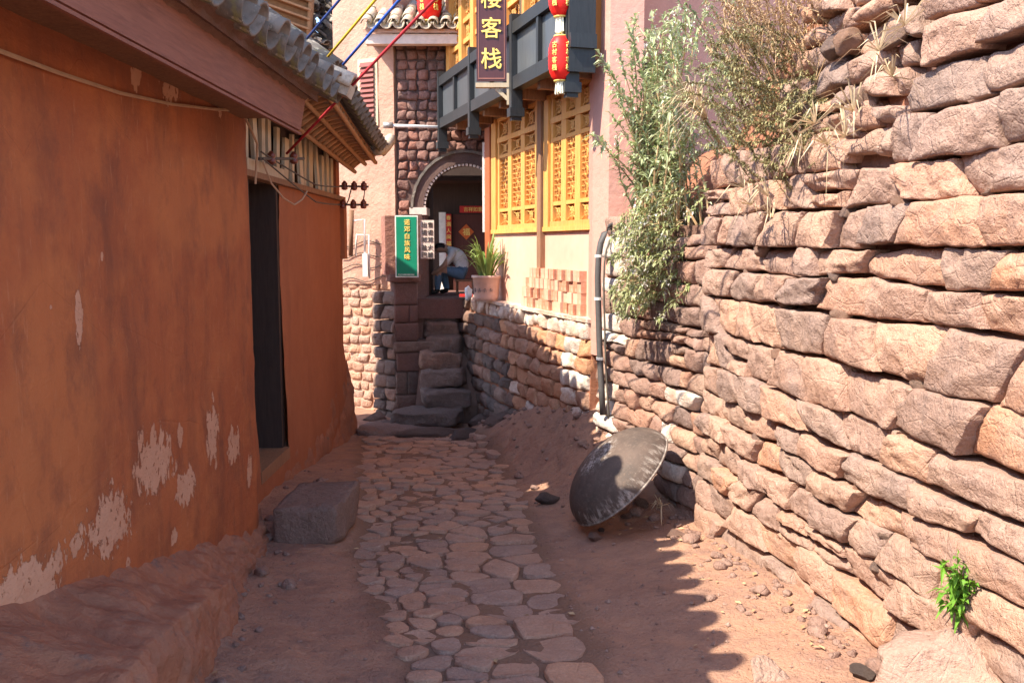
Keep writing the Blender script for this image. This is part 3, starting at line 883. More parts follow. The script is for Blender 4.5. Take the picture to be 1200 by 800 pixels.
for a, b in zip(posts, posts[1:]):
    a += .10
    mid = (a + b) / 2
    bpart('stile', GREYW, mid - .03, mid + .03, Z0 + .13, Z1 - .12, .345, .435)
    for q0, q1 in ((a, mid - .03), (mid + .03, b)):
        bpart('slate_panel', GREYP, q0, q1, Z0 + .13, Z1 - .12, .365, .39)
# far-right dark end of the balcony
bpart('end_board', GREYW, 4.262, 4.30, Z0 - .1, 4.9, .20, .445)
bpart('end_board', GREYW, 4.302, 4.33, Z0 + .1, Z0 + .22, .20, .445)
# upper storey of golden panels
uw = ipart('upper_wall', AMBER, -.70, 4.2, 3.3, 5.6, .02, .20)
def upart(name, mat, *a): return obj(name, ibox(MB(), *a), mat, uw)
t = -.72; k = 0
upart('stile', GOLDW, -.74, -.56, 3.32, 5.55, .19, .30)
xs_ = [-.56, .05, .62, 1.2, 1.95, 2.6, 3.2, 3.8, 4.2]
for i, (a, b) in enumerate(zip(xs_, xs_[1:])):
    upart('stile', GOLDW, b - .16, b, 3.32, 5.55, .201, .285)
    q0, q1 = a + .001, b - .162
    upart('panel_board', GOLDW, q0, q1, 3.32, 3.93, .201, .235)
    for z0, z1 in ((3.93, 4.0), (4.20, 4.26), (4.46, 4.52), (5.3, 5.5)): upart('panel_rail', GOLDW, q0, q1, z0, z1, .202, .262)
    lm = MB()
    mid = (q0 + q1) / 2
    for r0, r1 in ((q0, mid), (mid, q1)):
        for z0, z1, kd in ((4.01, 4.19, 'square'), (4.27, 4.45, 'square'), (4.53, 5.28, 'long')):
            lm = MB(); carve(lm, r0 + .02, r1 - .02, z0, z1, .225, kd, .07); obj('carved_lattice', lm, GOLDL, uw)
# inn roof (above the frame, keeps the storey real from the side)
rf = MB().add([inn(-1.0, 5.5, .95), inn(4.9, 5.5, .95), inn(4.9, 6.6, -1.4), inn(-1.0, 6.6, -1.4), inn(-1.0, 5.62, .95), inn(4.9, 5.62, .95), inn(4.9, 6.72, -1.4), inn(-1.0, 6.72, -1.4)],
              [(0,1,2,3), (7,6,5,4), (0,4,5,1), (1,5,6,2), (2,6,7,3), (3,7,4,0)])
obj('roof', rf, OLDW, house)
obj('rear_wall', ibox(MB(), -.6, 4.4, 3.2, 6.0, -2.6, -2.3), PINK2, house)

# pink corner pillar and wing wall
c0, c1, c2, c3 = Vector((.735, 8.40, 0)), Vector((.85, 8.10, 0)), Vector((1.14, 8.10, 0)), Vector((1.14, 9.25, 0))
cc = [c0, c1, c2, c3, Vector((.735, 9.25, 0))]
mb = MB(); n = 5
mb.add([p + Vector((0, 0, .6)) for p in cc] + [p + Vector((0, 0, 5.9)) for p in cc], [tuple(range(n))[::-1], tuple(n+i for i in range(n))] + [(i, (i+1) % n, n+(i+1) % n, n+i) for i in range(n)])
obj('corner_pillar', mb, PILLARP, house)
obj('wing_wall', MB().box((1.141, 8.9, .8), (4.5, 9.25, 5.4)), PILLARP, house)

# hanging sign
SY = 9.72
s0, s1 = atY(558.5, 95, SY), atY(593.5, 0, SY)
sgn = thing('hanging_sign', 'tall maroon board with gold characters hung from the dark balcony', 'sign', (s0.x, SY, s0.z))
ZTOP = s1.z + .42
obj('board', MB().box((s0.x, SY, s0.z), (s1.x, SY + .045, ZTOP)), MAROON, sgn)
mb = MB(); e = .012; i_ = .018
for a, b in (((s0.x+i_, s0.z+i_), (s1.x-i_, s0.z+i_+e)), ((s0.x+i_, ZTOP-.03), (s1.x-i_, ZTOP-.03+e)), ((s0.x+i_, s0.z+i_+e), (s0.x+i_+e*.6, ZTOP-.03)), ((s1.x-i_-e*.6, s0.z+i_+e), (s1.x-i_, ZTOP-.03))):
    mb.box((a[0], SY - .004, a[1]), (b[0], SY, b[1]))
obj('border', mb, plain('border_brown', (.30,.12,.09), .5), sgn)
br = MB(); zb = s0.z - .022
br.box((s0.x - .01, SY - .02, zb - .045), (s1.x + .04, SY + .06, zb))
b0, b1 = atY(594, 86, SY), atY(597.5, 123, SY)
br.box((s1.x + .002, SY - .012, b1.z), (s1.x + .042, SY + .05, b0.z))
br.bar((s0.x + .2, SY + .02, zb - .05), (s1.x + .01, SY + .02, b1.z + .06), .035, .035)
obj('bracket', br, PALEW, sgn)

DG = None
def text(body, height, loc, mat, parent, normal=(0, -1, 0), name='lettering', bold=.0, depth=.004, squeeze=1.0):
    cu = bpy.data.curves.new('t', 'FONT'); cu.body = body; cu.size = 1.0; cu.align_x = 'CENTER'; cu.align_y = 'CENTER'; cu.extrude = depth / height; cu.bevel_depth = bold; cu.bevel_resolution = 0; cu.resolution_u = 3
    o = bpy.data.objects.new('t', cu); COL.objects.link(o)
    dg = bpy.context.evaluated_depsgraph_get()
    me = bpy.data.meshes.new_from_object(o.evaluated_get(dg))
    bpy.data.objects.remove(o)
    # centre the glyph and scale it to the wanted height
    vs = [v.co for v in me.vertices]
    if vs:
        x0, x1 = min(v.x for v in vs), max(v.x for v in vs); y0, y1 = min(v.y for v in vs), max(v.y for v in vs)
        s = height / max(y1 - y0, (x1 - x0) if len(body) == 1 else 0, .01)
        nv = Vector(normal).normalized(); r = Vector((0, 0, 1)).cross(nv).normalized()
        for v in me.vertices:
            c = v.co.copy()
            v.co = Vector(loc) + r * ((c.x - (x0+x1)/2) * s * squeeze) + Vector((0, 0, (c.y - (y0+y1)/2) * s)) + nv * (c.z * s)
    me.materials.clear(); me.materials.append(mat)
    return link(name, me, mat, parent)
scx = (s0.x + s1.x) / 2
for ch, py in (('楼', -2), ('客', 33), ('栈', 69)):
    q = atY(576, py, SY); text(ch, .215, (scx, SY - .005, q.z), GOLDP, sgn, bold=.012)

# lanterns
def lantern(label, px, py0, py1, Y, tassel_py):
    a, b = atY(px, py0, Y), atY(px, py1, Y)
    h = a.z - b.z; x = a.x; r = h * .285
    t = thing('lantern', label, 'lantern', (x, Y, b.z), 'red lanterns hung at the balcony')
    prof = []
    n = 22
    for k in range(n + 1):
        f = k / n; rr = r * (.52 + .48 * (1 - abs(2*f - 1)**3.2)) * (1 + .018 * math.cos(k * math.pi))
        prof.append((rr, b.z + h * f))
    obj('shade', MB().lathe(prof, 28, Matrix.Translation((x, Y, 0)), True), LANT, t, True)
    for z in (b.z, a.z):
        obj('gold_band', MB().lathe([(r*.54, z - h*.02), (r*.56, z), (r*.54, z + h*.02)], 20, Matrix.Translation((x, Y, 0)), True), GOLDP, t, True)
    tz = atY(px, tassel_py, Y).z
    tm = MB(); rgl = random.Random(int(px + py0 + 500))
    for k in range(26):
        an = rgl.uniform(0, 6.28); q = r * .42 * math.sqrt(rgl.random())
        tm.tube([(x + q*.8*math.cos(an), Y + q*.8*math.sin(an), b.z - h*.02), (x + q*math.cos(an), Y + q*math.sin(an), tz + rgl.uniform(0, .02))], r*.075, 4)
    obj('tassel', tm, TASSEL, t)
    for ang, chs in ((-.62, '古村客栈'), (.55, '古村客栈')):
        for k, ch in enumerate(chs):
            z = b.z + h * (.77 - .17 * k); an = -math.pi/2 - ang
            nv = Vector((math.cos(an), math.sin(an), 0))
            text(ch, h*.145, Vector((x, Y, z)) + nv * (r * 1.0), GOLDP, t, nv, bold=.02, squeeze=.85)
    obj('hanging_cord', MB().tube([(x, Y, a.z), (x, Y, a.z + .25)], .006, 5), INK, t)
    return t
lantern('red silk lantern with cream tassel, lower of the pair on the inn balcony corner', 657, 43, 95, 8.18, 111)
lantern('red silk lantern with cream tassel hanging directly above another at the balcony corner', 657, -32, 20, 8.18, 40)
lantern('red lantern in front of the tiled roof at the far end of the balcony', 503, -28, 25, 12.7, 34)

# couplet banner on the inn's end frame
CY = 12.02
q0, q1 = atY(565.5, 272, CY), atY(578, 167, CY)
ban = thing('couplet_banner', 'long faded pink and white couplet banner beside the archway', 'banner', (q0.x, CY, q0.z))
obj('backing_board', MB().box((q0.x, CY, q0.z), (q1.x, CY + .03, q1.z)), WHITEP, ban)
obj('paper', MB().box((q0.x + .025, CY - .004, q0.z + .03), (q1.x - .03, CY, q1.z - .03)), FADED, ban)
for k, ch in enumerate('福寿安康吉祥'):
    text(ch, .10, ((q0.x+q1.x)/2, CY - .008, lerp(q1.z - .12, q0.z + .14, k/5)), plain('faded_red_ink%d' % k, (.60,.16,.17), .7) if k == 0 else bpy.data.materials['faded_red_ink0'], ban, bold=.01)
obj('support_post', MB().box((q0.x + .03, CY + .031, LEDGE + .002), (q1.x - .03, CY + .08, q1.z - .1)), REDW, ban)

# ------------------------------------------------------------------ pink house with the arch
ph = thing('pink_house', 'tall pink house with adobe lower courses, red brick gate arch and tiled eave', 'building', (-1.64, 13.0, -.8))
K = Vector((-1.64, 13.0, 0))
AL = Vector((-2.56, 13.454, 0))                      # left end of the sunlit side
posA, LA = frame((AL.x, AL.y), (K.x, K.y))
# plaster body, upper
def fbox(pos, u0, u1, z0, z1, o0, o1):
    vs = [pos(u0, z0, o0), pos(u1, z0, o0), pos(u1, z0, o1), pos(u0, z0, o1), pos(u0, z1, o0), pos(u1, z1, o0), pos(u1, z1, o1), pos(u0, z1, o1)]
    return MB().add(vs, [(0,3,2,1), (4,5,6,7), (0,1,5,4), (1,2,6,5), (2,3,7,6), (3,0,4,7)])
def wallA(a, b):
    u = a * LA; z = lerp(1.05, 5.6, b)
    return posA(u, z, .012 * fr(u*3, z*3, 2) + .02)
obj('plaster_wall', MB().grid(wallA, 30, 70), PINK, ph, True)
obj('side_core', fbox(posA, 0, LA - .02, -1.2, 5.55, -.5, -.02), MORTAR, ph)
zsA = [-1.05 + .135 * k for k in range(17)]
courses(ph, 'adobe_brick', posA, zsA, 0, LA - .03, lambda u, k, rg: rg.uniform(.15, .24), ADOBE, 55, wav=.012, gap=.008, slant=.012, offv=.014,
        n=6, m=4, bulge=.008, edge=.010, depth=.06, rnd=.1, rough=.010, facets=2)
# crack grooves / cables pinned along the plaster
for k, py in enumerate((284, 298, 311, 327)):
    pts = []
    for i in range(9):
        px = 396 + i * 7.6; q = atY(px, py + 3*math.sin(i*1.1 + k) + (6 - i)*.5, 13.0)
        u = max(.01, (q.x - AL.x) / (K.x - AL.x) * LA)
        pts.append(posA(u, q.z, .045))
    c = obj('cable', MB().tube(pts, .008, 4), WIREM, ph)
# shuttered window on the side
u0w = LA * (atY(427, 100, 13.1).x - AL.x) / (K.x - AL.x) - .06; u1w = LA * (atY(440, 100, 13.1).x - AL.x) / (K.x - AL.x)
zw0, zw1 = atY(433, 143, 13.1).z, atY(433, 72, 13.1).z
wn = obj('window', fbox(posA, u0w - .05, u1w + .05, zw0 - .05, zw1 + .05, .0, .035), PALEW, ph)
nl = 12
for k in range(nl):
    z = lerp(zw0, zw1, k / nl); vs = [posA(u0w, z, .075), posA(u1w, z, .075), posA(u1w, z + (zw1-zw0)/nl*.95, .04), posA(u0w, z + (zw1-zw0)/nl*.95, .04)]
    obj('louvre', MB().add(vs + [v + Vector((0, .012, .0)) for v in vs], [(0,1,2,3), (7,6,5,4), (0,4,5,1), (1,5,6,2), (2,6,7,3), (3,7,4,0)]), SHUTTER, wn)
# arch face
posB, LB = frame((K.x, K.y), (.9, 13.0))
ACX, ACZ, AR = .98, 2.12, .56                        # arch centre along the face, springing height, inner radius
def archpoly(r, k, n=14): a = math.pi * k / n; return (ACX - r * math.cos(a), ACZ + r * 1.06 * math.sin(a))
mb = MB()                                          # wall core with the arch cut through it
N_ = 14
outer = [(0.02, .6), (0.02, 4.6)] ; 
vsf = []; 
def addquad(pts, o0=-.03, o1=-.45):
    f = [posB(u, z, o0) for u, z in pts]; b = [posB(u, z, o1) for u, z in pts]; nn = len(pts)
    mb.add(f + b, [tuple(range(nn)), tuple(range(2*nn-1, nn-1, -1))] + [(i, i+nn, (i+1) % nn + nn, (i+1) % nn) for i in range(nn)])
addquad([(0.03, .2), (ACX - AR - .1, .2), (ACX - AR - .1, ACZ), (0.03, ACZ)])
addquad([(ACX + AR + .1, .2), (2.5, .2), (2.5, ACZ), (ACX + AR + .1, ACZ)])
for k in range(N_):
    a, b = archpoly(AR + .1, k), archpoly(AR + .1, k+1)
    if k < N_ / 2: addquad([a, b, (b[0], 3.2), (0.03 if k == 0 else a[0], 3.2)] if k else [(0.03, ACZ), a, b, (b[0], 3.2), (0.03, 3.2)])
    else: addquad([a, b, (b[0], 3.2), (a[0], 3.2)] if k < N_-1 else [a, b, (2.5, ACZ), (2.5, 3.2), (a[0], 3.2)])
addquad([(0.03, 3.2), (2.5, 3.2), (2.5, 4.6), (0.03, 4.6)])
obj('arch_wall', mb, DARKPL, ph)
def keepB(u, z):
    d = math.hypot(u - ACX, (z - ACZ) / 1.06 if z > ACZ else 0)
    return d > AR + .24
zsB = [1.15 + .137 * k for k in range(25)]
courses(ph, 'red_brick', posB, zsB, .03, 1.55, lambda u, k, rg: rg.uniform(.12, .17), REDBRK, 66, keep=keepB, wav=.010, gap=.005, slant=.012, offv=.014,
        n=6, m=5, bulge=.016, edge=.018, depth=.05, rnd=.15, rough=.018, facets=2)
# arch rings
def ring(r0, r1, o0, o1, mat, name, n=16):
    m = MB()
    vs = []
    for k in range(n + 1):
        for (r, o) in ((r0, o0), (r1, o0), (r1, o1), (r0, o1)):
            a = math.pi * k / n; vs.append(posB(ACX - r*math.cos(a), ACZ + r*1.06*math.sin(a), o))
    fs = []
    for k in range(n):
        for i in range(4): j = (i+1) % 4; fs.append((4*k+i, 4*k+j, 4*k+4+j, 4*k+4+i))
    return obj(name, m.add(vs, fs + [(3,2,1,0), (4*n, 4*n+1, 4*n+2, 4*n+3)]), mat, ph)
ring(AR + .03, AR + .17, -.4, .07, DARKPL, 'arch_ring')
ring(AR + .17, AR + .205, -.02, .10, TILE, 'arch_hood')
for k in range(34):                                  # small white dentils inside the ring
    a0 = math.pi * (k + .15) / 34; a1 = math.pi * (k + .8) / 34
    vs = []
    for o in (.0, .06):
        for r, a in ((AR, a0), (AR, a1), (AR + .03, a1), (AR + .03, a0)): vs.append(posB(ACX - r*math.cos(a), ACZ + r*1.06*math.sin(a), o))
    obj('dentil', MB().add(vs, [(0,1,2,3), (7,6,5,4), (0,4,5,1), (1,5,6,2), (2,6,7,3), (3,7,4,0)]), WHITEB, ph)
for s in (-1, 1):
    u0 = ACX - AR - .19 if s < 0 else ACX + AR; u1 = u0 + .19
    obj('jamb', fbox(posB, u0, u1, .3, ACZ - .09, -.4, .06), REDBLK, ph)
    obj('capital', fbox(posB, u0 - .03, u1 + .02, ACZ - .088, ACZ + .015, -.42, .10), WHITEB, ph)
# passage and courtyard front behind the arch
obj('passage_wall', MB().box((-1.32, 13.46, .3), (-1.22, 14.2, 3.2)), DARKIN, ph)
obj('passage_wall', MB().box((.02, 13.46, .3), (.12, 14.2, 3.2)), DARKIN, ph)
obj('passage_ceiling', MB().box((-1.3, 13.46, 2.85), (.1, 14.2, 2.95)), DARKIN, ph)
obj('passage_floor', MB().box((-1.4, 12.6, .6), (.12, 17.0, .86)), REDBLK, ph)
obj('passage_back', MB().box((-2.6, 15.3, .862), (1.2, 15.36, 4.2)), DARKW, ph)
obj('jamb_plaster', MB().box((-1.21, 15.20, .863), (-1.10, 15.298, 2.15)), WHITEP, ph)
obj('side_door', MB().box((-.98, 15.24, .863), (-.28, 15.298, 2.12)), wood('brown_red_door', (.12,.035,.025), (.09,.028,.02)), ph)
obj('courtyard_shade_eave', MB().box((-2.6, 14.55, 2.62), (1.2, 15.5, 2.70)), DARKIN, ph)  # unseen slab added to shade the courtyard front
# roof of the pink house: eave beam and tiles
eL, eR = atY(434, 34, 12.72), atY(520, 44, 12.72)
EZ = 4.43
obj('eave_beam', MB().box((-1.97, 12.60, EZ - .13), (.4, 12.74, EZ)), WHITEB, ph)
obj('eave_soffit', MB().box((-1.95, 12.742, EZ - .05), (.4, 13.6, EZ - .02)), DARKPL, ph)

def half_tile(r, L, n=8, up=True, taper=.88, th=.014):
    mb = MB(); vs = []
    for yy, rr in ((0, r), (L, r * taper)):
        for q in (rr, rr - th):
            for i in range(n + 1):
                a = math.pi * i / n; vs.append((q*math.cos(a), yy, (1 if up else -1) * q*math.sin(a)))
    m = n + 1; fs = []
    for i in range(n):
        o0, i0, o1, i1 = i, m + i, 2*m + i, 3*m + i
        fs += [(o0, o0+1, o1+1, o1), (i0+1, i0, i1, i1+1), (o0+1, o0, i0, i0+1), (o1, o1+1, i1+1, i1)]
    fs += [(0, 2*m, 3*m, m), (n, m+n, 3*m+n, 2*m+n)]
    return mb.add(vs, fs)
def tile_field(parent, origin, along, up, n_cols, n_rows, sp, r, L, mat, lap=.72, jitter=.01, seed=1, pans=True, cover_rows=None):
    """along: unit direction of the eave, up: unit direction up the slope"""
    along = Vector(along).normalized(); up = Vector(up).normalized(); nr = along.cross(up)
    if nr.z < 0: nr = -nr
    x = up.cross(nr).normalized()
    M3 = Matrix((x, up, nr)).transposed()
    cov = half_tile(r, L).mesh('cover', True); cov.materials.append(mat)
    pan = half_tile(r * 1.12, L, up=False).mesh('pan', True); pan.materials.append(mat)
    rg = random.Random(seed)
    for c in range(n_cols):
        for w_ in range(n_rows):
            tilt = Matrix.Rotation(rg.uniform(-.05, .05), 4, 'Y') @ Matrix.Rotation(rg.uniform(-.03, .03), 4, 'Z')
            for kind in ((0, 1) if pans else (0,)):
                o = bpy.data.objects.new('roof_tile', pan if kind else cov); COL.objects.link(o)
                o.parent = parent; o.matrix_parent_inverse = Matrix.Translation(-root_loc(parent))
                p = Vector(origin) + along * (sp * (c + (.5 if kind else 0)) + rg.uniform(-jitter, jitter)) + up * (L*lap*w_ + rg.uniform(-jitter, jitter)*1.5 - (.03 if kind else 0)) + nr * ((r*.95 if kind else r*.70) + .012*(w_ % 2))
                o.matrix_basis = Matrix.Translation(p) @ M3.to_4x4() @ tilt
prf = obj('roof', MB().add([(-2.0, 12.56, EZ + .004), (.5, 12.56, EZ + .004), (.5, 14.6, EZ + 1.0), (-2.0, 14.6, EZ + 1.0), (-2.0, 12.56, EZ + .05), (.5, 12.56, EZ + .05), (.5, 14.6, EZ + 1.05), (-2.0, 14.6, EZ + 1.05)],
              [(3,2,1,0), (4,5,6,7), (0,1,5,4), (1,2,6,5), (2,3,7,6), (3,0,4,7)]), MORTAR, ph)
tile_field(prf, (-1.94, 12.52, EZ + .06), (1, 0, 0), (0, 2.04, 1.0), 10, 6, .175, .075, .33, TILEP, seed=8)

# iron pole sticking out of the brick face
pa, pb = atY(452, 147, 12.75), atY(513, 149, 12.75)
pole = thing('bracket_pole', 'pale metal pole with clamp fixed across the red brick wall above the arch', 'pole', pa)
obj('pole', MB().tube([pa, pb], .022, 8), PVC, pole, True)
obj('clamp', MB().tube([pa + Vector((-.03, 0, -.0)), pa + Vector((.10, 0, 0))], .045, 8), plain('steel', (.4,.38,.36), .5, .6), pole, True)
obj('wall_stub', MB().tube([pb, pb + Vector((.0, .4, 0))], .022, 6), PVC, pole, True)

# gate pillar with smooth red blocks, stone flank
gp = thing('gate_pillar', 'stone gate pillar of smooth dark red blocks on a rough stone base by the steps', 'pillar', (-1.5, 12.4, -.75))
F0, F1 = Vector((-1.58, 12.22, 0)), Vector((-1.27, 12.30, 0))
posP, LP = frame((F0.x, F0.y), (F1.x, F1.y)); posL, LL = frame((-1.93, 12.52), (F0.x, F0.y))
def blk(z0, z1, u0, u1, out, mat, name='block'):
    b_ = face_stone([(u0, z0), (u1, z0), (u1, z1), (u0, z1)], posP, 6, 5, .006, .008, .45, int(z0*100) + 7, .02, .003, 2, out)
    return obj(name, b_, mat, gp, True)
zf = lambda py: atY(475, py, 12.25).z
blk(zf(357), zf(331), .0, LP, 0, REDBLK); blk(zf(378), zf(358), .0, LP*.63, 0, REDBLK); blk(zf(378), zf(358), LP*.64, LP, 0, REDBLK)
blk(zf(400), zf(379), .0, LP, .0, REDBLK); blk(zf(331)+.004, zf(322), -.06, LP + .03, .05, REDBLK, 'ledge_stone')
blk(zf(412), zf(400.5), -.02, LP + .34, .05, DARKST, 'ledge_stone'); blk(zf(435), zf(413), .02, LP + .10, .03, REDBLK)
blk(zf(462), zf(436), .01, LP*.5, .0, DARKST); blk(zf(462), zf(436), LP*.52, LP + .08, .02, DARKST); blk(zf(480), zf(463), .0, LP + .05, .02, DARKST); blk(zf(500), zf(481), .0, LP + .08, .02, DARKST)
blk(zf(446), zf(424), LP + .12, LP + .34, -.06, DARKST); blk(zf(423), zf(413), LP + .12, LP + .36, -.02, DARKST)
courses(gp, 'flank_stone', posL, [-.98, -.82, -.66, -.5, -.33, -.15, .05, .22, .42, .60, .80, .98], 0, LL, lambda u, k, rg: rg.uniform(.15, .3), DARKST, 71, wav=.02, gap=.007, slant=.02, offv=.02,
        n=8, m=6, bulge=.02, edge=.014, depth=.3, rnd=.08, rough=.010, facets=3)
obj('core', fbox(posP, .02, LP - .01, -1.0, zf(331), -.55, -.06), EARTHC, gp)
obj('core', fbox(posP, -.10, LP - .0, zf(322), 2.0, -.55, -.1), REDBRK, gp)
mb = fbox(posP, LP*.35, LP + .07, zf(321.8), 2.02, -.1, -.02); obj('upper_shaft', mb, REDBLK, gp)

# green sign
GY = 12.12
g0, g1 = atY(463.5, 325, GY), atY(489.5, 252.5, GY)
gs = thing('green_sign', 'tall green sign with gold characters and white edging on the gate pillar', 'sign', (g0.x, GY, g0.z))
obj('frame', MB().box((g0.x, GY, g0.z), (g1.x, GY + .03, g1.z)), WHITEP, gs)
obj('panel', MB().box((g0.x + .016, GY - .005, g0.z + .016), (g1.x - .016, GY, g1.z - .016)), GREENS, gs)
gx = (g0.x + g1.x)/2 + .01
for k, ch in enumerate('诺邓白族风味'):
    text(ch, .078, (gx, GY - .007, atY(476, lerp(260.5, 301, k/5), GY).z), GOLDP, gs, bold=.015)
text('电话', .024, (g0.x + .06, GY - .007, g0.z + .036), WHITEP, gs)
mb = MB()
for k in range(9): mb.box((g0.x + .095 + k*.018, GY - .009, g0.z + .028), (g0.x + .105 + k*.018, GY - .006, g0.z + .045))
obj('small_print', mb, WHITEP, gs)
# white notice board
w0, w1 = atY(493, 303, 12.16), atY(508.5, 258, 12.16)
wb = thing('notice_board', 'small pinkish white board with black handwritten characters beside the green sign', 'sign', (w0.x, 12.16, w0.z))
obj('board', MB().box((w0.x, 12.16, w0.z), (w1.x, 12.18, w1.z)), WHITEB, wb)
for col, chs in enumerate(('出诺邓盐巴', '售诺邓火腿')):
    for k, ch in enumerate(chs):
        text(ch, .068, (lerp(w0.x, w1.x, .28 + .44*col), 12.156, lerp(w1.z - .06, w0.z + .05, k/4)), INK, wb)
# red paint stripe on the jamb
st = obj('couplet_strip', MB().box((-1.09, 15.18, 1.35), (-1.005, 15.199, 2.12)), REDPAPER); tag(st, 'narrow red couplet strip with gold characters deep inside the archway', 'banner')
for k, ch in enumerate('春满人间福满门'): text(ch, .078, (-1.047, 15.176, 2.06 - k*.105), GOLDP, st, bold=.015)
lb = obj('lintel_banner', MB().box((-.86, 15.10, 2.14), (-.42, 15.13, 2.25)), REDPAPER); tag(lb, 'horizontal red paper banner over the dark door inside the archway', 'banner')
text('吉祥如意', .075, (-.64, 15.096, 2.195), GOLDP, lb, bold=.01)
fd = MB(); c = Vector((-.76, 15.225, 1.83)); r_ = .13
fd.add([c + Vector((-r_, 0, 0)), c + Vector((0, 0, -r_)), c + Vector((r_, 0, 0)), c + Vector((0, 0, r_))] + [c + Vector((-r_, .012, 0)), c + Vector((0, .012, -r_)), c + Vector((r_, .012, 0)), c + Vector((0, .012, r_))], [(0,1,2,3), (7,6,5,4), (0,4,5,1), (1,5,6,2), (2,6,7,3), (3,7,4,0)])
fdo = obj('paper_diamond', fd, plain('orange_red_paper', (.62,.13,.03), .7)); tag(fdo, 'orange red diamond of lucky paper on the door inside the archway', 'paper')
text('福', .12, (c.x, c.y - .003, c.z), GOLDP, fdo, bold=.01)

# steps up to the arch
stp = thing('stone_steps', 'worn grey stone steps climbing between gate pillar and terrace wall', 'steps', (-1.2, 11.6, -.75))
STEPS = [(-1.42, 11.05, -.63, .85, .42, .12), (-1.22, 11.40, -.47, .55, .36, .16), (-1.02, 11.72, -.27, .42, .36, .18), (-.98, 12.0, -.04, .46, .32, .2), (-.97, 12.25, .16, .48, .3, .2), (-.97, 12.48, .36, .5, .3, .2), (-.96, 12.68, .55, .5, .28, .2), (-.95, 12.86, .73, .5, .28, .19)]
for k, (x, y, zt, wd, dp, hh) in enumerate(STEPS):
    if k: xl = x - wd/2; xr = -.72 + .335*(12.75 - y) - .08; xr = lerp(xr, x + wd/2, .45); x, wd = (xl + xr)/2, xr - xl
    mb = block(wd*(1.0 if k else 1.1), dp + .12, hh + .03, 400 + k, 9, .028, .12)
    Mk = Matrix.Translation((x + (0, -.03, .05, .02, -.03, .03, 0, 0)[k], y, zt - hh/2)) @ Matrix.Rotation((.08, -.22, .18, -.1, .12, -.08, .05, 0)[k], 4, 'Z') @ Matrix.Rotation((.03, -.05, .06, -.04, .03, 0, 0, 0)[k], 4, 'Y')
    mb.v = [Mk @ v for v in mb.v]
    obj('step', mb, DARKST, stp, True)
obj('step_fill', MB().add([(-1.26, 11.75, -1), (-.45, 11.75, -1), (-.70, 13.0, -1), (-1.26, 13.0, -1), (-1.26, 11.77, -.48), (-.45, 11.77, -.48), (-.70, 13.0, .60), (-1.26, 13.0, .60)],
    [(3,2,1,0), (4,5,6,7), (0,1,5,4), (1,2,6,5), (2,3,7,6), (3,0,4,7)]), EARTHC, stp)
lnd = obj('landing', MB().box((-1.28, 12.95, .5), (-.6, 13.44, .872)), DARKST, stp)
FLAT = ['flat dark rock in front of the gate pillar base', 'long flat rock just below the lowest stone step', 'brown rock at the foot of the terrace wall next to the steps', 'flat rock against the sunlit adobe wall corner', 'low brown rock on the lane edge under the terrace wall', 'upright brown rock leaning on the terrace wall near the steps', 'stubby dark rock wedged beside the lowest step']
# flat rocks at the stair foot
for k, (px, py, sx, sy, sz) in enumerate([(455, 492, .28, .16, .07), (500, 508, .38, .14, .07), (545, 512, .25, .15, .10), (440, 484, .16, .14, .09), (590, 512, .3, .18, .1), (560, 496, .2, .14, .13), (520, 496, .16, .12, .12)]):
    q = atZ(px, py, -.64); zz = ground_z(q.x, q.y)
    o = put_rock('flat_rock', None, (q.x, q.y, zz + .01), (sx, sy, sz), (0, 0, k*.3), k, DARKST)
    tag(o, FLAT[k], 'rock')

# ------------------------------------------------------------------ left house 1
X1 = -1.69
h1 = thing('left_house', 'orange-red rendered house with peeling patches and low tiled eave', 'building', (X1, 3.5, -.3))
def w1f(a, b):
    y = lerp(-2.5, 6.0, a); z = lerp(-.7, 2.75, b)
    rnd = sm(5.86, 6.0, y)
    return (X1 + .02 * fr(y*.8, z*.8, 4) + .006 * fr(y*5, z*5, 7, 3) - .07*rnd*rnd, y, z)
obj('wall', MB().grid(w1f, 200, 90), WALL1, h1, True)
obj('end_wall', MB().box((-5.2, 5.8, -.8), (X1 - .05, 5.98, 2.7)), HOUSE2, h1)
obj('back_wall', MB().box((-5.4, -2.5, -.8), (-5.2, 6.0, 2.7)), HOUSE2, h1)
# plinth of rock and mud
def plf(a, b):
    y = lerp(1.2, 6.08, a)
    zt = lerp(.40, -.24, sm(2.2, 6.0, y) * .55 + .45 * max(0, min(1, (y - 2.9) / 3.1)))
    wd = lerp(.56, .09, max(0, min(1, (y - 2.6) / 3.4))) + .05 * nz(y*2.2, 3)
    gz = ground_z(X1 + wd, y) - .12
    prof = [(0, zt + .06), (.12, zt + .02), (.6, zt - .07 - .06*nz(y*2)), (.92, zt - .12), (.99, zt - .20), (1.02, lerp(zt, gz, .75)), (1.05, gz), (1.08, gz - .15)]
    f = b * (len(prof) - 1); i = min(int(f), len(prof) - 2); t = f - i
    s, z = lerp(prof[i][0], prof[i+1][0], t), lerp(prof[i][1], prof[i+1][1], t)
    z = max(z, gz - .16)
    vd = noise.voronoi(Vector((y*4.2, z*4.6 + s*1.2, s*1.5)))[0]; nn = .05 * fr(y*2.4, z*2.4 + s, 2) - .035 * (vd[0] - .35) + .03 * min(.25, vd[1] - vd[0]) + .022 * fr(y*11, z*11 + s*5, 6, 5)
    return (X1 - .03 + wd * s + nn * min(1, s*3), y, z + nn * .7 * min(1, s*4))
obj('plinth', MB().grid(plf, 300, 80, True), MUD, h1, True)
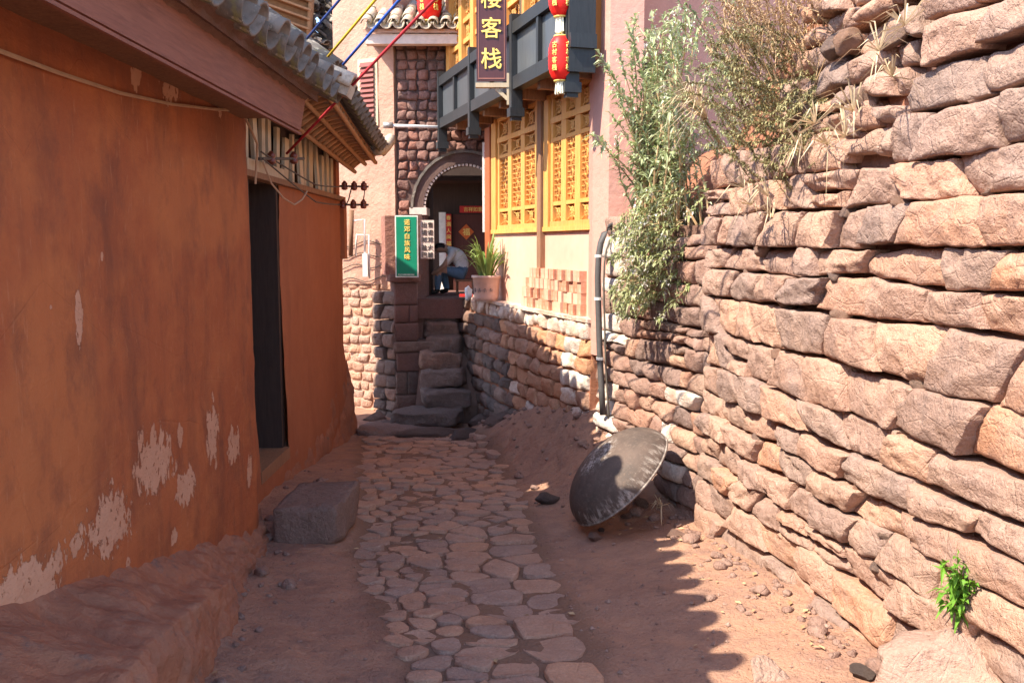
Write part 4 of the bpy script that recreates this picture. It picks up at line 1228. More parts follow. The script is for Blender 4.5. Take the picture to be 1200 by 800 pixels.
# fascia
XF = -1.30
mb = MB()
z0f, z1f = 2.29, 2.515
mb.add([(XF, -2.5, z0f), (XF, 5.70, z0f + .015), (XF, 5.86, z1f), (XF, -2.5, z1f), (XF - .025, -2.5, z0f), (XF - .025, 5.70, z0f + .015), (XF - .025, 5.86, z1f), (XF - .025, -2.5, z1f)],
       [(0,1,2,3), (7,6,5,4), (0,4,5,1), (1,5,6,2), (2,6,7,3), (3,7,4,0)])
obj('fascia_board', mb, FASCIA, h1)
obj('fascia_lip', MB().box((XF - .012, -2.5, z0f - .014), (XF + .006, 5.70, z0f - .001)), FASCIA, h1)
obj('eave_boards', MB().box((X1 - .1, -2.5, z0f + .10), (XF - .027, 5.8, z0f + .125)), OLDW, h1)
RP = R(22)
UPV = Vector((-math.cos(RP), 0, math.sin(RP)))
ro = Vector((-1.24, -2.6, 2.56))
rr = [ro, ro + Vector((0, 8.55, 0)), ro + Vector((0, 8.55, 0)) + UPV*4.4, ro + UPV*4.4]
rp = obj('roof', MB().add(rr + [p + Vector((0, 0, -.05)) for p in rr], [(0,1,2,3), (7,6,5,4), (0,4,5,1), (1,5,6,2), (2,6,7,3), (3,7,4,0)]), EARTHC, h1)
rng1 = random.Random(2)
tile_field(rp, (-1.15, 2.7, 2.535), (0, 1, 0), UPV, 13, 4, .262, .098, .42, TILE, seed=4, jitter=.02)
# mortar lumps under the tiles
mm = MB().grid(lambda a, b: (lerp(-1.31, -1.19, b) + .02*nz(a*60, b*3), lerp(1.0, 5.85, a), lerp(2.50, 2.565, b) + .02*nz(a*50, b*2, 5)), 160, 3)
obj('bedding_mortar', mm, EARTHC, h1, True)
# verge: long pale ridge tiles stepping up the gable end
vt = half_tile(.10, .58, 10, True, .97, .03).mesh('verge', True); vt.materials.append(TILEP)
nr = Vector((math.sin(RP), 0, math.cos(RP)))
xv = UPV.cross(nr).normalized(); M3 = Matrix((xv, UPV, nr)).transposed()
for k in range(7):
    o = bpy.data.objects.new('verge_tile', vt); COL.objects.link(o); o.parent = rp; o.matrix_parent_inverse = Matrix.Translation(-root_loc(rp))
    o.matrix_basis = Matrix.Translation(Vector((-1.03, 5.98, 2.60)) + UPV * (.55 * k) + nr * (.012 * (k % 2))) @ M3.to_4x4()
vm = MB(); q = [Vector((-1.05, 5.9, 2.545)), Vector((-1.05, 6.08, 2.545))]
vm.add([q[0], q[1], q[1] + UPV*4, q[0] + UPV*4] + [p + nr*.075 for p in (q[0], q[1], q[1] + UPV*4, q[0] + UPV*4)], [(0,1,2,3), (7,6,5,4), (0,4,5,1), (1,5,6,2), (2,6,7,3), (3,7,4,0)])
obj('verge_mortar', vm, TILEP, rp)
# cable slung along the wall
wpts = [atX(px, py, X1 + .02) for px, py in ((-60, 36), (0, 60), (70, 86), (140, 109), (200, 122), (250, 128), (284, 130))] + [Vector((-1.64, 5.97, 2.25)), Vector((-1.67, 6.0, 2.0))]
tag(obj('wall_cable', MB().tube(wpts, .008, 5), WIREP), 'thin pale cable slung along the top of the orange wall', 'cable')

# ------------------------------------------------------------------ left house 2 with the dark door
X2 = -2.02
h2 = thing('door_house', 'brown rendered house with a dark doorway, slatted vents and curved rafter eave', 'building', (X2, 9.0, -.6))
YD0, YD1 = 7.05, 7.98
ZD0, ZD1 = atX(327, 530, X2).z, atX(315, 207, X2).z
YE = 10.9
def w2(y0, y1, z0, z1):
    def f(a, b):
        y = lerp(y0, y1, a); z = lerp(z0, z1, b)
        return (X2 + .02*fr(y, z, 8) + .006*fr(y*6, z*6, 1, 3) + .05*sm(.6, -.6, z), y, z)
    return f
obj('wall', MB().grid(w2(YD1, YE, -.9, 2.12), 70, 60), HOUSE2, h2, True)
obj('wall', MB().grid(w2(5.9, YD0, -.9, 2.12), 20, 40), HOUSE2, h2, True)
obj('wall', MB().grid(w2(YD0, YD1, -.9, ZD0), 20, 20), HOUSE2, h2, True)
obj('end_wall', MB().box((-5.0, YE - .2, -1), (X2 - .02, YE - .005, 3.3)), HOUSE2, h2)
obj('back_wall', MB().box((-4.5, 6.0, -1), (-4.3, YE, 4.7)), HOUSE2, h2)
obj('side_wall', MB().box((-4.3, 6.02, -.9), (X2 - .05, 6.15, 2.85)), HOUSE2, h2)
obj('end_moulding', MB().box((X2 - .05, YE - .12, 1.45), (X2 + .05, YE + .05, 2.10)), HOUSE2, h2)
dr = obj('door', MB().box((X2 - .34, YD0, ZD0), (X2 - .28, YD1, ZD1)), DARKW, h2)
for s in (0, 1):
    yy = YD0 + .02 if s == 0 else YD1 - .02
    obj('jamb', MB().box((X2 - .30, yy - .04, ZD0), (X2 - .012, yy + .04, ZD1)), DARKW, dr)
obj('reveal', MB().box((X2 - .36, YD1 + .02, -.9), (X2 - .03, YD1 + .2, 2.12)), HOUSE2, h2)
obj('reveal', MB().box((X2 - .36, YD0 - .2, -.9), (X2 - .03, YD0 - .02, 2.12)), HOUSE2, h2)
obj('threshold', MB().box((X2 - .3, YD0, ZD0 - .1), (X2 + .04, YD1, ZD0 + .003)), OLDW, dr)
obj('lintel', MB().box((X2 - .3, YD0 - .1, ZD1), (X2 + .03, YD1 + .12, ZD1 + .09)), PALEW, dr)
def pl2(a, b):
    y = lerp(7.7, YE + .25, a); zt = lerp(-.2, .2, a); wd = lerp(.08, .15, a)
    gz = ground_z(X2 + wd, y)
    z = lerp(zt, gz - .15, b); nn = .05*fr(y*3, z*3, 3) + .02*fr(y*9, z*9, 5, 3)
    return (X2 - .02 + wd * b**.75 + nn*min(1, b*4), y, z)
obj('plinth', MB().grid(pl2, 60, 16, True), MUD, h2, True)
# vent band: pale slats between dark posts
obj('vent_backing', MB().box((X2 - .25, 6.4, 2.125), (X2 - .10, YE, 2.75)), DARKW, h2)
obj('vent_rail', MB().box((X2 - .06, 6.4, 2.122), (X2 + .05, YE, 2.17)), OLDW, h2)
y = 6.55; k = 0
rg = random.Random(9)
while y < YE - .1:
    wd = rg.uniform(.13, .2)
    obj('vent_slat', MB().bar((X2 - .06 + rg.uniform(-.02, .02), y + wd/2, 2.171), (X2 - .06, y + wd/2 + rg.uniform(-.05, .05), 2.66 + rg.uniform(-.1, .06)), .03, wd*rg.uniform(.55, 1), (0, 1, 0)), PALEW, h2); y += wd + rg.uniform(.07, .13)
obj('wall_plate', MB().box((X2 - .12, 6.4, 2.721), (X2 + .06, YE + .1, 2.80)), OLDW, h2)
# curved eave: rafters and boards between the wall plate and the outer edge
def eave(a, b):
    """a along the lane, b from the wall plate (0) to the outer edge (1)"""
    y = lerp(6.2, 11.05, a)
    zi = lerp(2.72, 2.50, a); xi = X2 + .12
    zo = lerp(2.92, 2.63, sm(.1, 1, a)*.5 + a*.5) - .30*(1 - sm(6.2, 7.4, y)); xo = lerp(-1.44, -1.62, a)
    zi -= .12*(1 - sm(6.2, 7.4, y))
    x = lerp(xi, xo, b); z = lerp(zi, zo, b) + .045 * math.sin(b * math.pi)
    return Vector((x, y, z))
obj('eave_boards', MB().grid(lambda a, b: eave(a, b) + Vector((0, 0, .03)), 30, 6, False), RAFTER, h2, True)
for k in range(28):
    a = (k + .3) / 28.5
    obj('rafter', MB().tube([eave(a, b/5) + Vector((0, .008*math.sin(k*9 + b), -.012)) for b in range(6)], .030, 6), RAFTER, h2, True)
for bb_ in (.08, .52, .97): obj('purlin', MB().tube([eave(i/12, bb_) + Vector((0, 0, -.045)) for i in range(13)], .024, 6), RAFTER, h2, True)
UP2 = Vector((-math.cos(R(36)), 0, math.sin(R(36))))
r2 = []
for i in range(13):
    e0 = eave(i/12, 1.0) + Vector((.0, 0, .055)); r2 += [e0, e0 + UP2*3.4]
rm = MB(); rm.add(r2, [(2*i, 2*i+2, 2*i+3, 2*i+1) for i in range(12)])
rp2 = obj('roof', rm, EARTHC, h2)
tcv = half_tile(.08, .40).mesh('cover', True); tcv.materials.append(TILE)
tpn = half_tile(.09, .40, up=False).mesh('pan', True); tpn.materials.append(TILE)
nr2 = Vector((math.sin(R(36)), 0, math.cos(R(36)))); M3b = Matrix((UP2.cross(nr2).normalized(), UP2, nr2)).transposed()
for k in range(23):
    for w_ in range(3):
        for kind in (0, 1):
            a = (k + .25 + .5*kind) / 23
            p = eave(a, 1.0) + Vector((.09, 0, .06)) + UP2 * (.29*w_ - .02*kind) + nr2 * (.06 if kind else .045)
            o = bpy.data.objects.new('roof_tile', tpn if kind else tcv); COL.objects.link(o); o.parent = rp2; o.matrix_parent_inverse = Matrix.Translation(-root_loc(rp2))
            o.matrix_basis = Matrix.Translation(p) @ M3b.to_4x4() @ Matrix.Rotation(rg.uniform(-.04, .04), 4, 'Z')
# whitened tile edge at the far corner
ce = [eave(.93 + .09*i/6, 1.02) + Vector((.03 + .02*i, .02*i, .07 + .006*i*i)) for i in range(7)]
obj('corner_tile', MB().tube(ce, [.075]*6 + [.05], 8), TILEP, h2, True)
# neighbour's house further up the slope: plank eave seen from below, dark tile stack at its edge
fh = thing('far_house', 'house behind with brown plank eave and dark sagging tiles beside the pink wall', 'building', (-3.6, 15.2, -.8))
UA = [atY(280, 24, 14.3), atY(361, 53, 14.7), atY(367, -30, 14.5), atY(282, -60, 14.1)]
def ueave(a, b): return UA[0].lerp(UA[1], a).lerp(UA[3].lerp(UA[2], a), b) + Vector((.0, 0, .05*math.sin(b*3)))
ue = obj('upper_eave', MB().grid(lambda a, b: ueave(a, b) + Vector((.0, .05, .03)), 10, 10), RAFTER, fh, True)
for k in range(8):
    f = (k + .5)/8; obj('plank', MB().bar(ueave(0, f), ueave(1, f), .15 + .04*nz(k*3.1), .03), RAFTER, ue)
obj('edge_lip', MB().tube([ueave(1, i/6) + Vector((.01, -.01, 0)) for i in range(7)], .05, 6), RAFTER, ue, True)
rgu = random.Random(12)
for k in range(60):
    p = atY(rgu.uniform(369, 408), rgu.uniform(-10, 72), rgu.uniform(14.6, 15.2))
    o = bpy.data.objects.new('roof_tile', tcv if k % 2 else tpn); COL.objects.link(o); o.parent = ue; o.material_slots[0].link = 'OBJECT'; o.material_slots[0].material = TILED if k % 7 else TILEP
    o.matrix_basis = Matrix.Translation(p) @ Matrix.Rotation(rgu.uniform(.5, 1.1), 4, 'Z') @ Matrix.Rotation(rgu.uniform(.1, .7), 4, 'X') @ Matrix.Rotation(rgu.uniform(-.4, .4), 4, 'Y')
ud = [ueave(1, 0) + Vector((0, .5, -.5)), ueave(1, 1), atY(414, -30, 14.9), atY(410, 110, 15.0)]
obj('tile_bedding', MB().add([p + Vector((0, .4, 0)) for p in ud] + [p + Vector((-.1, .9, 0)) for p in ud], [(0,1,2,3), (7,6,5,4), (0,4,5,1), (1,5,6,2), (2,6,7,3), (3,7,4,0)]), TILED, ue)
obj('wall', MB().box((-6.2, 15.3, -1.0), (-3.1, 15.9, 5.0)), HOUSE2, fh)

# step block in front of the door
sb = block(.44, .68, .26, 900)
sbo = obj('step_block', sb, DARKST, None, True)
q = atZ(360, 607, -.13); sbo.location = (q.x - .04, 6.2, -.25); sbo.rotation_euler = (.02, -.03, -.06)
tag(sbo, 'rough stone step block standing on the lane before the dark doorway', 'step')

# ------------------------------------------------------------------ wires, insulators, ropes
def rope(name, label, a, b, r, mat, sag=.04, cat='rope'):
    a, b = Vector(a), Vector(b)
    pts = [a.lerp(b, i/14) - Vector((0, 0, sag*4*(i/14)*(1-i/14))) for i in range(15)]
    return tag(obj(name, MB().tube(pts, r, 6), mat, None, True), label, cat)
RPOST = Vector((2.35, 3.3, 2.4))
def ext(p0, p1, k):                                     # carry the line of sight pixels on to the post across the lane
    return (p0[0] + (p1[0]-p0[0])*k, p0[1] + (p1[1]-p0[1])*k)
for lab, a, b, Ya, col in (('yellow rope strung from the left roof high across the lane', (384, 67), (440, 0), 7.0, 'yellow'), ('thick blue rope strung up from the pale verge tiles', (402, 76), (468, 0), 6.6, 'blue'),
                      ('dark red rope running up across the lane from the vent band', (336, 180), (509, 0), 6.6, 'red'), ('navy rope high over the brown upper soffit', (360, 45), (398, 0), 7.0, 'navy')):
    k = (1150 - a[0]) / (b[0] - a[0]); e = ext(a, b, k)
    rope('rope', lab, atY(a[0], a[1], Ya), atY(e[0], e[1], 3.4), .010, ROPES[col], .0)
def insulator_rack(label, p0, p1, n, seed):
    p0, p1 = Vector(p0), Vector(p1)
    t = thing('insulator_rack', label, 'insulators', (p0 + p1)/2, 'insulator racks on the left house')
    obj('rod', MB().tube([p0, p1], .012, 6), WIREM, t)
    for k in range(n):
        c = p0.lerp(p1, (k + .5)/n)
        obj('insulator', MB().lathe([(.014, -.055), (.034, -.045), (.036, -.02), (.022, -.008), (.034, .0), (.034, .022), (.02, .036), (.012, .05)], 12, Matrix.Translation(c + Vector((0, 0, .01))), True), PORC, t, True)
    return t
insulator_rack('rack of brown porcelain insulators, upper of two by the pink adobe wall', atY(398, 218, 10.4), atY(432, 219, 10.4), 3, 1)
insulator_rack('rack of brown porcelain insulators, lower of two by the pink adobe wall', atY(396, 240, 10.4), atY(432, 240, 10.4), 3, 2)
insulator_rack('rod with porcelain insulators across the slatted vents over the doorway', atY(303, 186, 7.0), atY(356, 186, 8.2), 2, 3)
for k, (a, b, c) in enumerate(((atY(306, 178, 7.0), atY(370, 213, 8.8), atY(402, 219, 10.4)), (atY(308, 186, 7.0), atY(370, 233, 8.8), atY(400, 240, 10.4)), (atY(412, 219, 10.4), atY(408, 232, 10.4), atY(404, 241, 10.4)), (atY(428, 219, 10.4), atY(426, 230, 10.4), atY(424, 240, 10.4)))):
    pts = [a.lerp(b, i/6) for i in range(7)] + [b.lerp(c, i/6) for i in range(1, 7)]
    pts = [p - Vector((0, 0, .03*math.sin(math.pi*i/12))) for i, p in enumerate(pts)]
    tag(obj('electric_wire', MB().tube(pts, .007, 4), WIREM), ['thin grey wire from the vents to the upper insulator rack', 'thin grey wire from the vents to the lower insulator rack', 'short wire linking the two insulator racks next to the brown wall', 'short wire linking the insulator racks at their free end'][k], 'wire')
lp = [atY(308, 190, 6.95), atY(318, 215, 7.05), atY(332, 232, 7.2), atY(345, 240, 7.4), atY(354, 234, 7.6), atY(360, 224, 7.8)]
tag(obj('electric_wire', MB().tube(lp, .007, 5), WIREP), 'pale wire hanging in a loop below the vents over the doorway', 'wire')
# conduit and meter pipes on the pink side
cd_ = thing('conduit', 'white plastic conduit loop with short pole on the pink adobe wall', 'pipe', atY(420, 330, 12.9))
YC = 12.92
obj('pole_stub', MB().tube([atY(412, 246, YC), atY(411, 300, YC)], .035, 8), OLDW, cd_, True)
obj('pipe', MB().tube([atY(413, 259, YC), atY(427, 257, YC), atY(427.5, 300, YC)], .016, 7), PVC, cd_, True)
obj('pipe', MB().tube([atY(417, 300, YC), atY(418, 275, YC), atY(432, 275, YC), atY(433, 326, YC)], .014, 7), PVC, cd_, True)
obj('meter_cover', MB().box((atY(425, 300, YC).x, YC - .03, atY(425, 324, YC).z), (atY(431, 300, YC).x, YC + .03, atY(425, 297, YC).z)), PVC, cd_)

# ------------------------------------------------------------------ the big iron pan
wc = atY(727, 560, 6.45)
wk = thing('iron_pan', 'huge upturned sooty iron pan leaning against the dirt heap by the wall', 'pan', atY(672, 612, 6.2))
ax = Vector((-.69, -.10, .71)).normalized()
Mw = Matrix.Translation(wc) @ ax.to_track_quat('Z', 'Y').to_matrix().to_4x4()
RD, HD = .44, .255
prof = []
for k in range(15):
    f = k/14; a = f * math.pi/2
    prof.append((RD * math.cos(a)**.9 if k < 14 else .0, HD * math.sin(a)))
prof = [(RD*math.cos(a)**.92, HD*math.sin(a)) for a in [i*math.pi/2/14 for i in range(13)]]
prof = [p for p in prof if p[0] > .13] + [(.13, HD*.965), (.115, HD*.985), (.0005, HD*.985)]
inner = [(r - .012 if r > .02 else r, z - .012) for r, z in prof]
def wokmat():
    t = NT('sooty_iron')
    sp = t.n('ShaderNodeSeparateXYZ'); t.l(t.co, sp.inputs[0])
    n1 = t.noise(5, 6, .65); n2 = t.noise(34, 5, .7)
    ang = t.n('ShaderNodeMath', operation='ARCTAN2'); t.l(sp.outputs[1], ang.inputs[0]); t.l(sp.outputs[0], ang.inputs[1])
    cmb = t.n('ShaderNodeCombineXYZ'); t.l(ang.outputs[0], cmb.inputs[0]); t.l(t.math('MULTIPLY', sp.outputs[2], .9), cmb.inputs[1])
    streak = t.noise(9, 5, .7, co=cmb.outputs[0])
    c = t.mix(t.ramp(n1, .35, .65), (.125,.088,.070), (.08,.06,.05))
    c = t.mix(t.ramp(n2, .5, .72, 0, .6), c, (.20,.15,.12))
    zr = t.ramp(sp.outputs[2], .02, .15, 1, 0)
    m = t.ramp(t.math('MULTIPLY', zr, t.ramp(streak, .44, .72)), .12, .6, 0, .75)
    c = t.mix(m, c, (.52,.46,.40))
    rim = t.ramp(sp.outputs[2], .002, .016, .5, 0); c = t.mix(rim, c, (.40,.34,.29))
    top = t.ramp(sp.outputs[2], .232, .247, 0, 1); c = t.mix(t.math('MULTIPLY', top, t.ramp(t.noise(26, 5, .75), .48, .62)), c, (.42,.37,.33))
    mm_ = t.done(c, t.ramp(n2, .3, .7, .55, .85), t.bump(n2, .35, .006)); t.b.inputs['Metallic'].default_value = .1
    return mm_
WOK = wokmat()
bm_ = MB().lathe(prof, 64); bm_.lathe(inner[::-1], 64)
nb_ = len(prof)
for i in range(64):
    j = (i+1) % 64; bm_.f.append((j, i, (2*nb_-1)*64 + i, (2*nb_-1)*64 + j))
bow = link('bowl', bm_.mesh('bowl', True), WOK, wk); bow.matrix_basis = Mw
rimo = link('rim', MB().lathe([(RD - .014, -.006), (RD + .006, -.006), (RD + .006, .008), (RD - .014, .008), (RD - .014, -.006)], 64).mesh('rim', True), WOK, wk); rimo.matrix_basis = Mw

# loose stones by the pan
for k, (px, py, s, lab) in enumerate(((641, 588, .085, 'dull red rock lying to the lane side of the iron pan'), (697, 632, .05, 'small dark stone in the dirt just below the iron pan'), (704, 622, .025, 'tiny grey pebble just below the iron pan rim'),
        (792, 628, .05, 'grey stone at the stone wall base near the pan shadow'), (806, 634, .03, 'small pale stone tucked against the wall base'), (752, 592, .06, 'brown lump of rubble behind the iron pan rim'), (690, 505, .12, 'flat brown rock on the dirt heap above the pan'),
        (735, 606, .04, 'small rubble piece in the shade between pan and wall'), (1010, 792, .05, 'small stone on sunlit dirt beside the big boulder'))):
    q = atZ(px, py, -.38)
    for _ in range(8): q = atZ(px, py, ground_z(q.x, q.y))
    boulder(lab, (q.x, q.y, q.z + s*.3), (s*1.15, s*.9, s*.6), (.1, .1, k), k, 'loose_stone', None, REAR if k % 2 else DARKST)
# scattered pebbles and grit
pm = MB(); rg = random.Random(17); oct_ = [(1,0,0),(-1,0,0),(0,1,0),(0,-1,0),(0,0,1),(0,0,-1)]; of = [(0,2,4),(2,1,4),(1,3,4),(3,0,4),(2,0,5),(1,2,5),(3,1,5),(0,3,5)]
for k in range(1500):
    if k < 900: x = rg.uniform(.3, 1.6); y = rg.uniform(3.3, 8.2)
    else: x = rg.uniform(-1.7, .6); y = rg.uniform(3.3, 11)
    s = rg.uniform(.003, .011) if rg.random() < .93 else rg.uniform(.012, .022); z = ground_z(x, y); r_ = [rg.uniform(.6, 1.3) for _ in range(6)]; an = rg.uniform(0, 6)
    pm.add([(x + s*r_[i]*(p[0]*math.cos(an) - p[1]*math.sin(an)), y + s*r_[i]*(p[0]*math.sin(an) + p[1]*math.cos(an)), z + s*r_[i]*p[2]*.7 + s*.2) for i, p in enumerate(oct_)], of)
gr = obj('grit', pm, REAR); gr['kind'] = 'stuff'; tag(gr, 'loose pebbles and grit strewn over the dirt of the lane', 'gravel')

rbm = MB(); rg = random.Random(31)
for k in range(420):
    if k < 260: y = rg.uniform(6.4, 11.2); x = lerp(1.15, .15, sm(7.6, 11.5, y)) - abs(rg.gauss(0, .35)) - .05
    elif k < 360: y = rg.uniform(3.3, 6.4); x = wx(y) - abs(rg.gauss(0, .12)) - .04
    else: y = rg.uniform(3.4, 8.5); x = -1.45 + rg.gauss(0, .14) + .07*(5-y)
    sz = rg.uniform(.012, .035) if rg.random() < .85 else rg.uniform(.035, .075)
    me_ = ROCKS[rg.randint(0, 13)]; M_ = Matrix.Translation((x, y, ground_z(x, y) + sz*.15)) @ Matrix.Rotation(rg.uniform(0, 6), 4, 'Z') @ Matrix.Diagonal((sz*rg.uniform(.8, 1.5), sz, sz*.65, 1))
    LR_ = LOWROCK[rg.randint(0, 5)]; rbm.add([M_ @ v for v in LR_.v], LR_.f)
ro_ = obj('rubble', rbm, REAR, None, True); ro_['kind'] = 'stuff'; tag(ro_, 'stone chips and rubble littering the dirt heap and wall feet', 'rubble')

# dry leaves and straw bits blown along the lane
lt = MB(); rg = random.Random(77)
def litter_leaf(x, y):
    z = ground_z(x, y) + .012; a = rg.uniform(0, 6.3); L = rg.uniform(.008, .028); W = L*rg.choice((.12, .35, .5)); c, q = math.cos(a), math.sin(a)
    lt.add([(x - c*L, y - q*L, z), (x - q*W, y + c*W, z + L*.25), (x + c*L, y + q*L, z + L*.1), (x + q*W, y - c*W, z + L*.05)], [(0, 1, 2), (0, 2, 3)])
for k in range(260):
    y = rg.uniform(3.3, 9.5)
    x = (wx(min(y, 6.2)) - abs(rg.gauss(0, .28)) - .05) if rg.random() < .6 else rg.uniform(-1.5, 1.2)
    litter_leaf(x, y)
lo = obj('litter', lt, DRYB); lo['kind'] = 'stuff'; tag(lo, 'dry leaf and straw bits scattered on the dirt of the lane', 'litter')

# ------------------------------------------------------------------ plants
def leaf(mb, p, d, L, W, rg, fold=.25, droop=.3):
    d = d.normalized(); s = d.cross(Vector((rg.uniform(-.3,.3), rg.uniform(-.3,.3), 1))).normalized(); u = s.cross(d)
    m = p + d*L*.45 + u*(W*.1); e = p + d*L - Vector((0, 0, L*droop))
    mb.add([p, m + s*W/2 + u*W*fold, e, m - s*W/2 + u*W*fold, m], [(0,4,1), (4,2,1), (0,3,4), (4,3,2)])
def rv(rg): return Vector((rg.gauss(0,1), rg.gauss(0,1), rg.gauss(0,1)))
def bush(name, label, cat, stems, leafm, stemm, Ll, Lw, per, seed, flower=None, parent_loc=None, fl=None, stem_r=.009, group=None):
    """stems: list of point lists"""
    rg = random.Random(seed)
    t = thing(name, label, cat, parent_loc or stems[0][0], group)
    sm_, lm, fm = MB(), MB(), MB()
    for pts in stems:
        n = len(pts); sm_.tube(pts, [stem_r*(1 - .7*i/(n-1)) for i in range(n)], 4, False)
        tot = sum((b - a).length for a, b in zip(pts, pts[1:]))
        cnt = int(per * tot)
        for k in range(cnt):
            f = rg.uniform(.12, 1) * (n - 1); i = min(int(f), n - 2); p = pts[i].lerp(pts[i+1], f - i)
            d = (pts[i+1] - pts[i]).normalized()*.55 + rv(rg)*.55 + Vector((-.25, -.25, .1))
            leaf(lm, p, d, Ll*rg.choice((.45, .7, .9, 1.1, 1.5))*rg.uniform(.8, 1.15), Lw*rg.uniform(.7, 1.3), rg)
        if flower and rg.random() < fl:
            e = pts[-1]; d = (pts[-1] - pts[-2]).normalized()
            for k in range(16): leaf(fm, e - d*rg.uniform(0, .09) + rv(rg)*.012, rv(rg), .022, .016, rg)
    obj('stem', sm_, stemm, t)['kind'] = 'stuff'; obj('foliage', lm, leafm, t)['kind'] = 'stuff'
    if fm.v: obj('flower', fm, flower, t)['kind'] = 'stuff'
    return t
def arc(a, b, rg, n=7, bow=.12, wob=.03):
    a, b = Vector(a), Vector(b); o = Vector((rg.uniform(-1,1), rg.uniform(-1,1), 1)).normalized() * bow * (b - a).length
    return [a.lerp(b, i/n) + o*math.sin(math.pi*i/n) + rv(rg)*wob*.3*(1 if 0 < i < n else 0) for i in range(n + 1)]
rg = random.Random(41)
# tall grey-green bush on the rear wall
root = Vector((1.22, 7.45, 1.75)); st_ = []
for k in range(74):
    px = rg.gauss(780, 27); py = rg.uniform(0, 230)
    if px < 735: py = max(py, 30)
    Y = rg.uniform(6.7, 7.7); tip = atY(px, py, Y)
    b_ = root + Vector((rg.uniform(-.22, .28), rg.uniform(-.6, .45), 0))
    st_.append(arc(b_, tip, rg))
for px, py in ((703, 65), (708, 75), (700, 165), (716, 135), (722, 175), (694, 158), (735, 30), (745, 15), (742, 60), (728, 105)): st_.append(arc(root + Vector((-.1, -.1, rg.uniform(0, .3))), atY(px, py, 7.3), rg))
bush('leafy_bush', 'tall grey-green leafy bush with pale flower tips in front of the pink pillar', 'bush', st_, LEAFG, DRYB, .085, .025, 58, 1, FLOW, root, .55)
# weeds with white flowers lower down
st_ = []
for k in range(190):
    px = rg.uniform(716, 806); py = rg.uniform(245, 378)
    if px < 735 and py < 270: continue
    u = rg.uniform(.3, 2.2)
    tip = atY(px, py, rg.uniform(6.6, 7.4))
    st_.append(arc(tip + Vector((.20, .12, rg.uniform(.0, .22))), tip, rg, 5, .2))
bush('flowering_weeds', 'mass of pale weeds with tiny white flowers hanging beside the black hose', 'weeds', st_, LEAFY, DRYB, .05, .017, 130, 2, FLOW, Vector((1.15, 7.1, 1.2)), .6, .004)
# drab shrub
st_ = []
for k in range(150):
    px = rg.gauss(885, 36); py = rg.uniform(30, 195)
    if px > 960: py = max(py, 110)
    Y = rg.uniform(4.9, 5.9); tip = atY(px, py, Y)
    st_.append(arc(tip + Vector((.22, .05, rg.uniform(-.25, .05))), tip, rg, 5, .15))
bush('drab_shrub', 'sprawling drab olive shrub with tiny leaves above the stone wall', 'shrub', st_, LEAFD, DRYB, .024, .011, 330, 3, None, Vector((1.55, 5.4, 2.2)), 0, .0035)
st_ = []
for k in range(42):
    px = rg.uniform(905, 952); py = rg.uniform(120, 200)
    tip = atY(px, py, rg.uniform(4.75, 5.1)); st_.append(arc(tip + Vector((.12, .02, .1)), tip, rg, 4, .2))
bush('drab_shrub', 'dark hanging tuft of small-leaved shrub over the top stones of the wall', 'shrub', st_, LEAFD, DRYB, .022, .010, 330, 6, None, Vector((1.55, 4.9, 2.2)), 0, .003)
# pale green upper shrub
st_ = []
for k in range(70):
    tip = atY(rg.gauss(838, 24), rg.uniform(-10, 170), rg.uniform(6.0, 6.7)); st_.append(arc(tip + Vector((.25, .1, -.3)), tip, rg, 5, .1))
bush('green_shrub', 'grey-green small-leaved shrub between the leafy bush and the drab one', 'shrub', st_, LEAFG, DRYB, .040, .014, 130, 7, None, Vector((1.5, 6.3, 2.2)), 0, .004)
# dry brown brush at the top
st_ = []
for k in range(170):
    tip = atY(rg.uniform(830, 965), rg.uniform(-40, 40), rg.uniform(4.8, 6.0)); st_.append(arc(tip + Vector((.2, .1, -.35)), tip + rv(rg)*.05, rg, 5, .2, .1))
bush('dry_brush', 'tangle of dry brown brush along the top of the earth bank', 'brush', st_, DRYB, DRYB, .03, .008, 60, 8, None, Vector((1.7, 5.4, 2.7)), 0, .003)
# straw tufts
def straw(label, pts, n, L, seed, spread=.5):
    rg = random.Random(seed); mb = MB()
    for (px, py, Y) in pts:
        b_ = atY(px, py, Y)
        for k in range(n):
            d = (Vector((-.5, -.35, .35)) + rv(rg)*spread).normalized(); l = L*rg.uniform(.5, 1.2)
            p1 = b_ + d*l*.5 + Vector((0, 0, .02)); p2 = b_ + d*l - Vector((0, 0, l*.35))
            s = d.cross(Vector((rg.random(), rg.random(), 1))).normalized()*.0035
            mb.add([b_ - s, b_ + s, p1 + s, p1 - s, p2], [(0,1,2,3), (3,2,4)])
    return tag(obj('straw_tuft', mb, STRAW), label, 'grass')
straw('pale straw stems hanging between the leafy bush and the wall top', [(812, 120, 6.2), (820, 130, 6.2), (828, 140, 6.1)], 26, .42, 1, .35)
straw('dry straw tuft on the rubble stones right of the olive shrub', [(955, 145, 4.6), (970, 170, 4.5), (990, 160, 4.4), (940, 175, 4.7), (1000, 130, 4.4)], 16, .24, 2, .6)
straw('thin dead grass dangling down the face of the stone wall', [(872, 220, 5.1), (900, 230, 4.95), (905, 255, 4.9), (880, 240, 5.1)], 12, .2, 3, .5)
straw('wisps of dry grass on top of the large blocks', [(1030, 60, 4.0), (1045, 90, 3.95), (1060, 30, 3.95)], 14, .2, 4, .7)
straw('few dry grass blades in the shade beside the pan', [(775, 592, 6.3)], 16, .13, 5, .6)
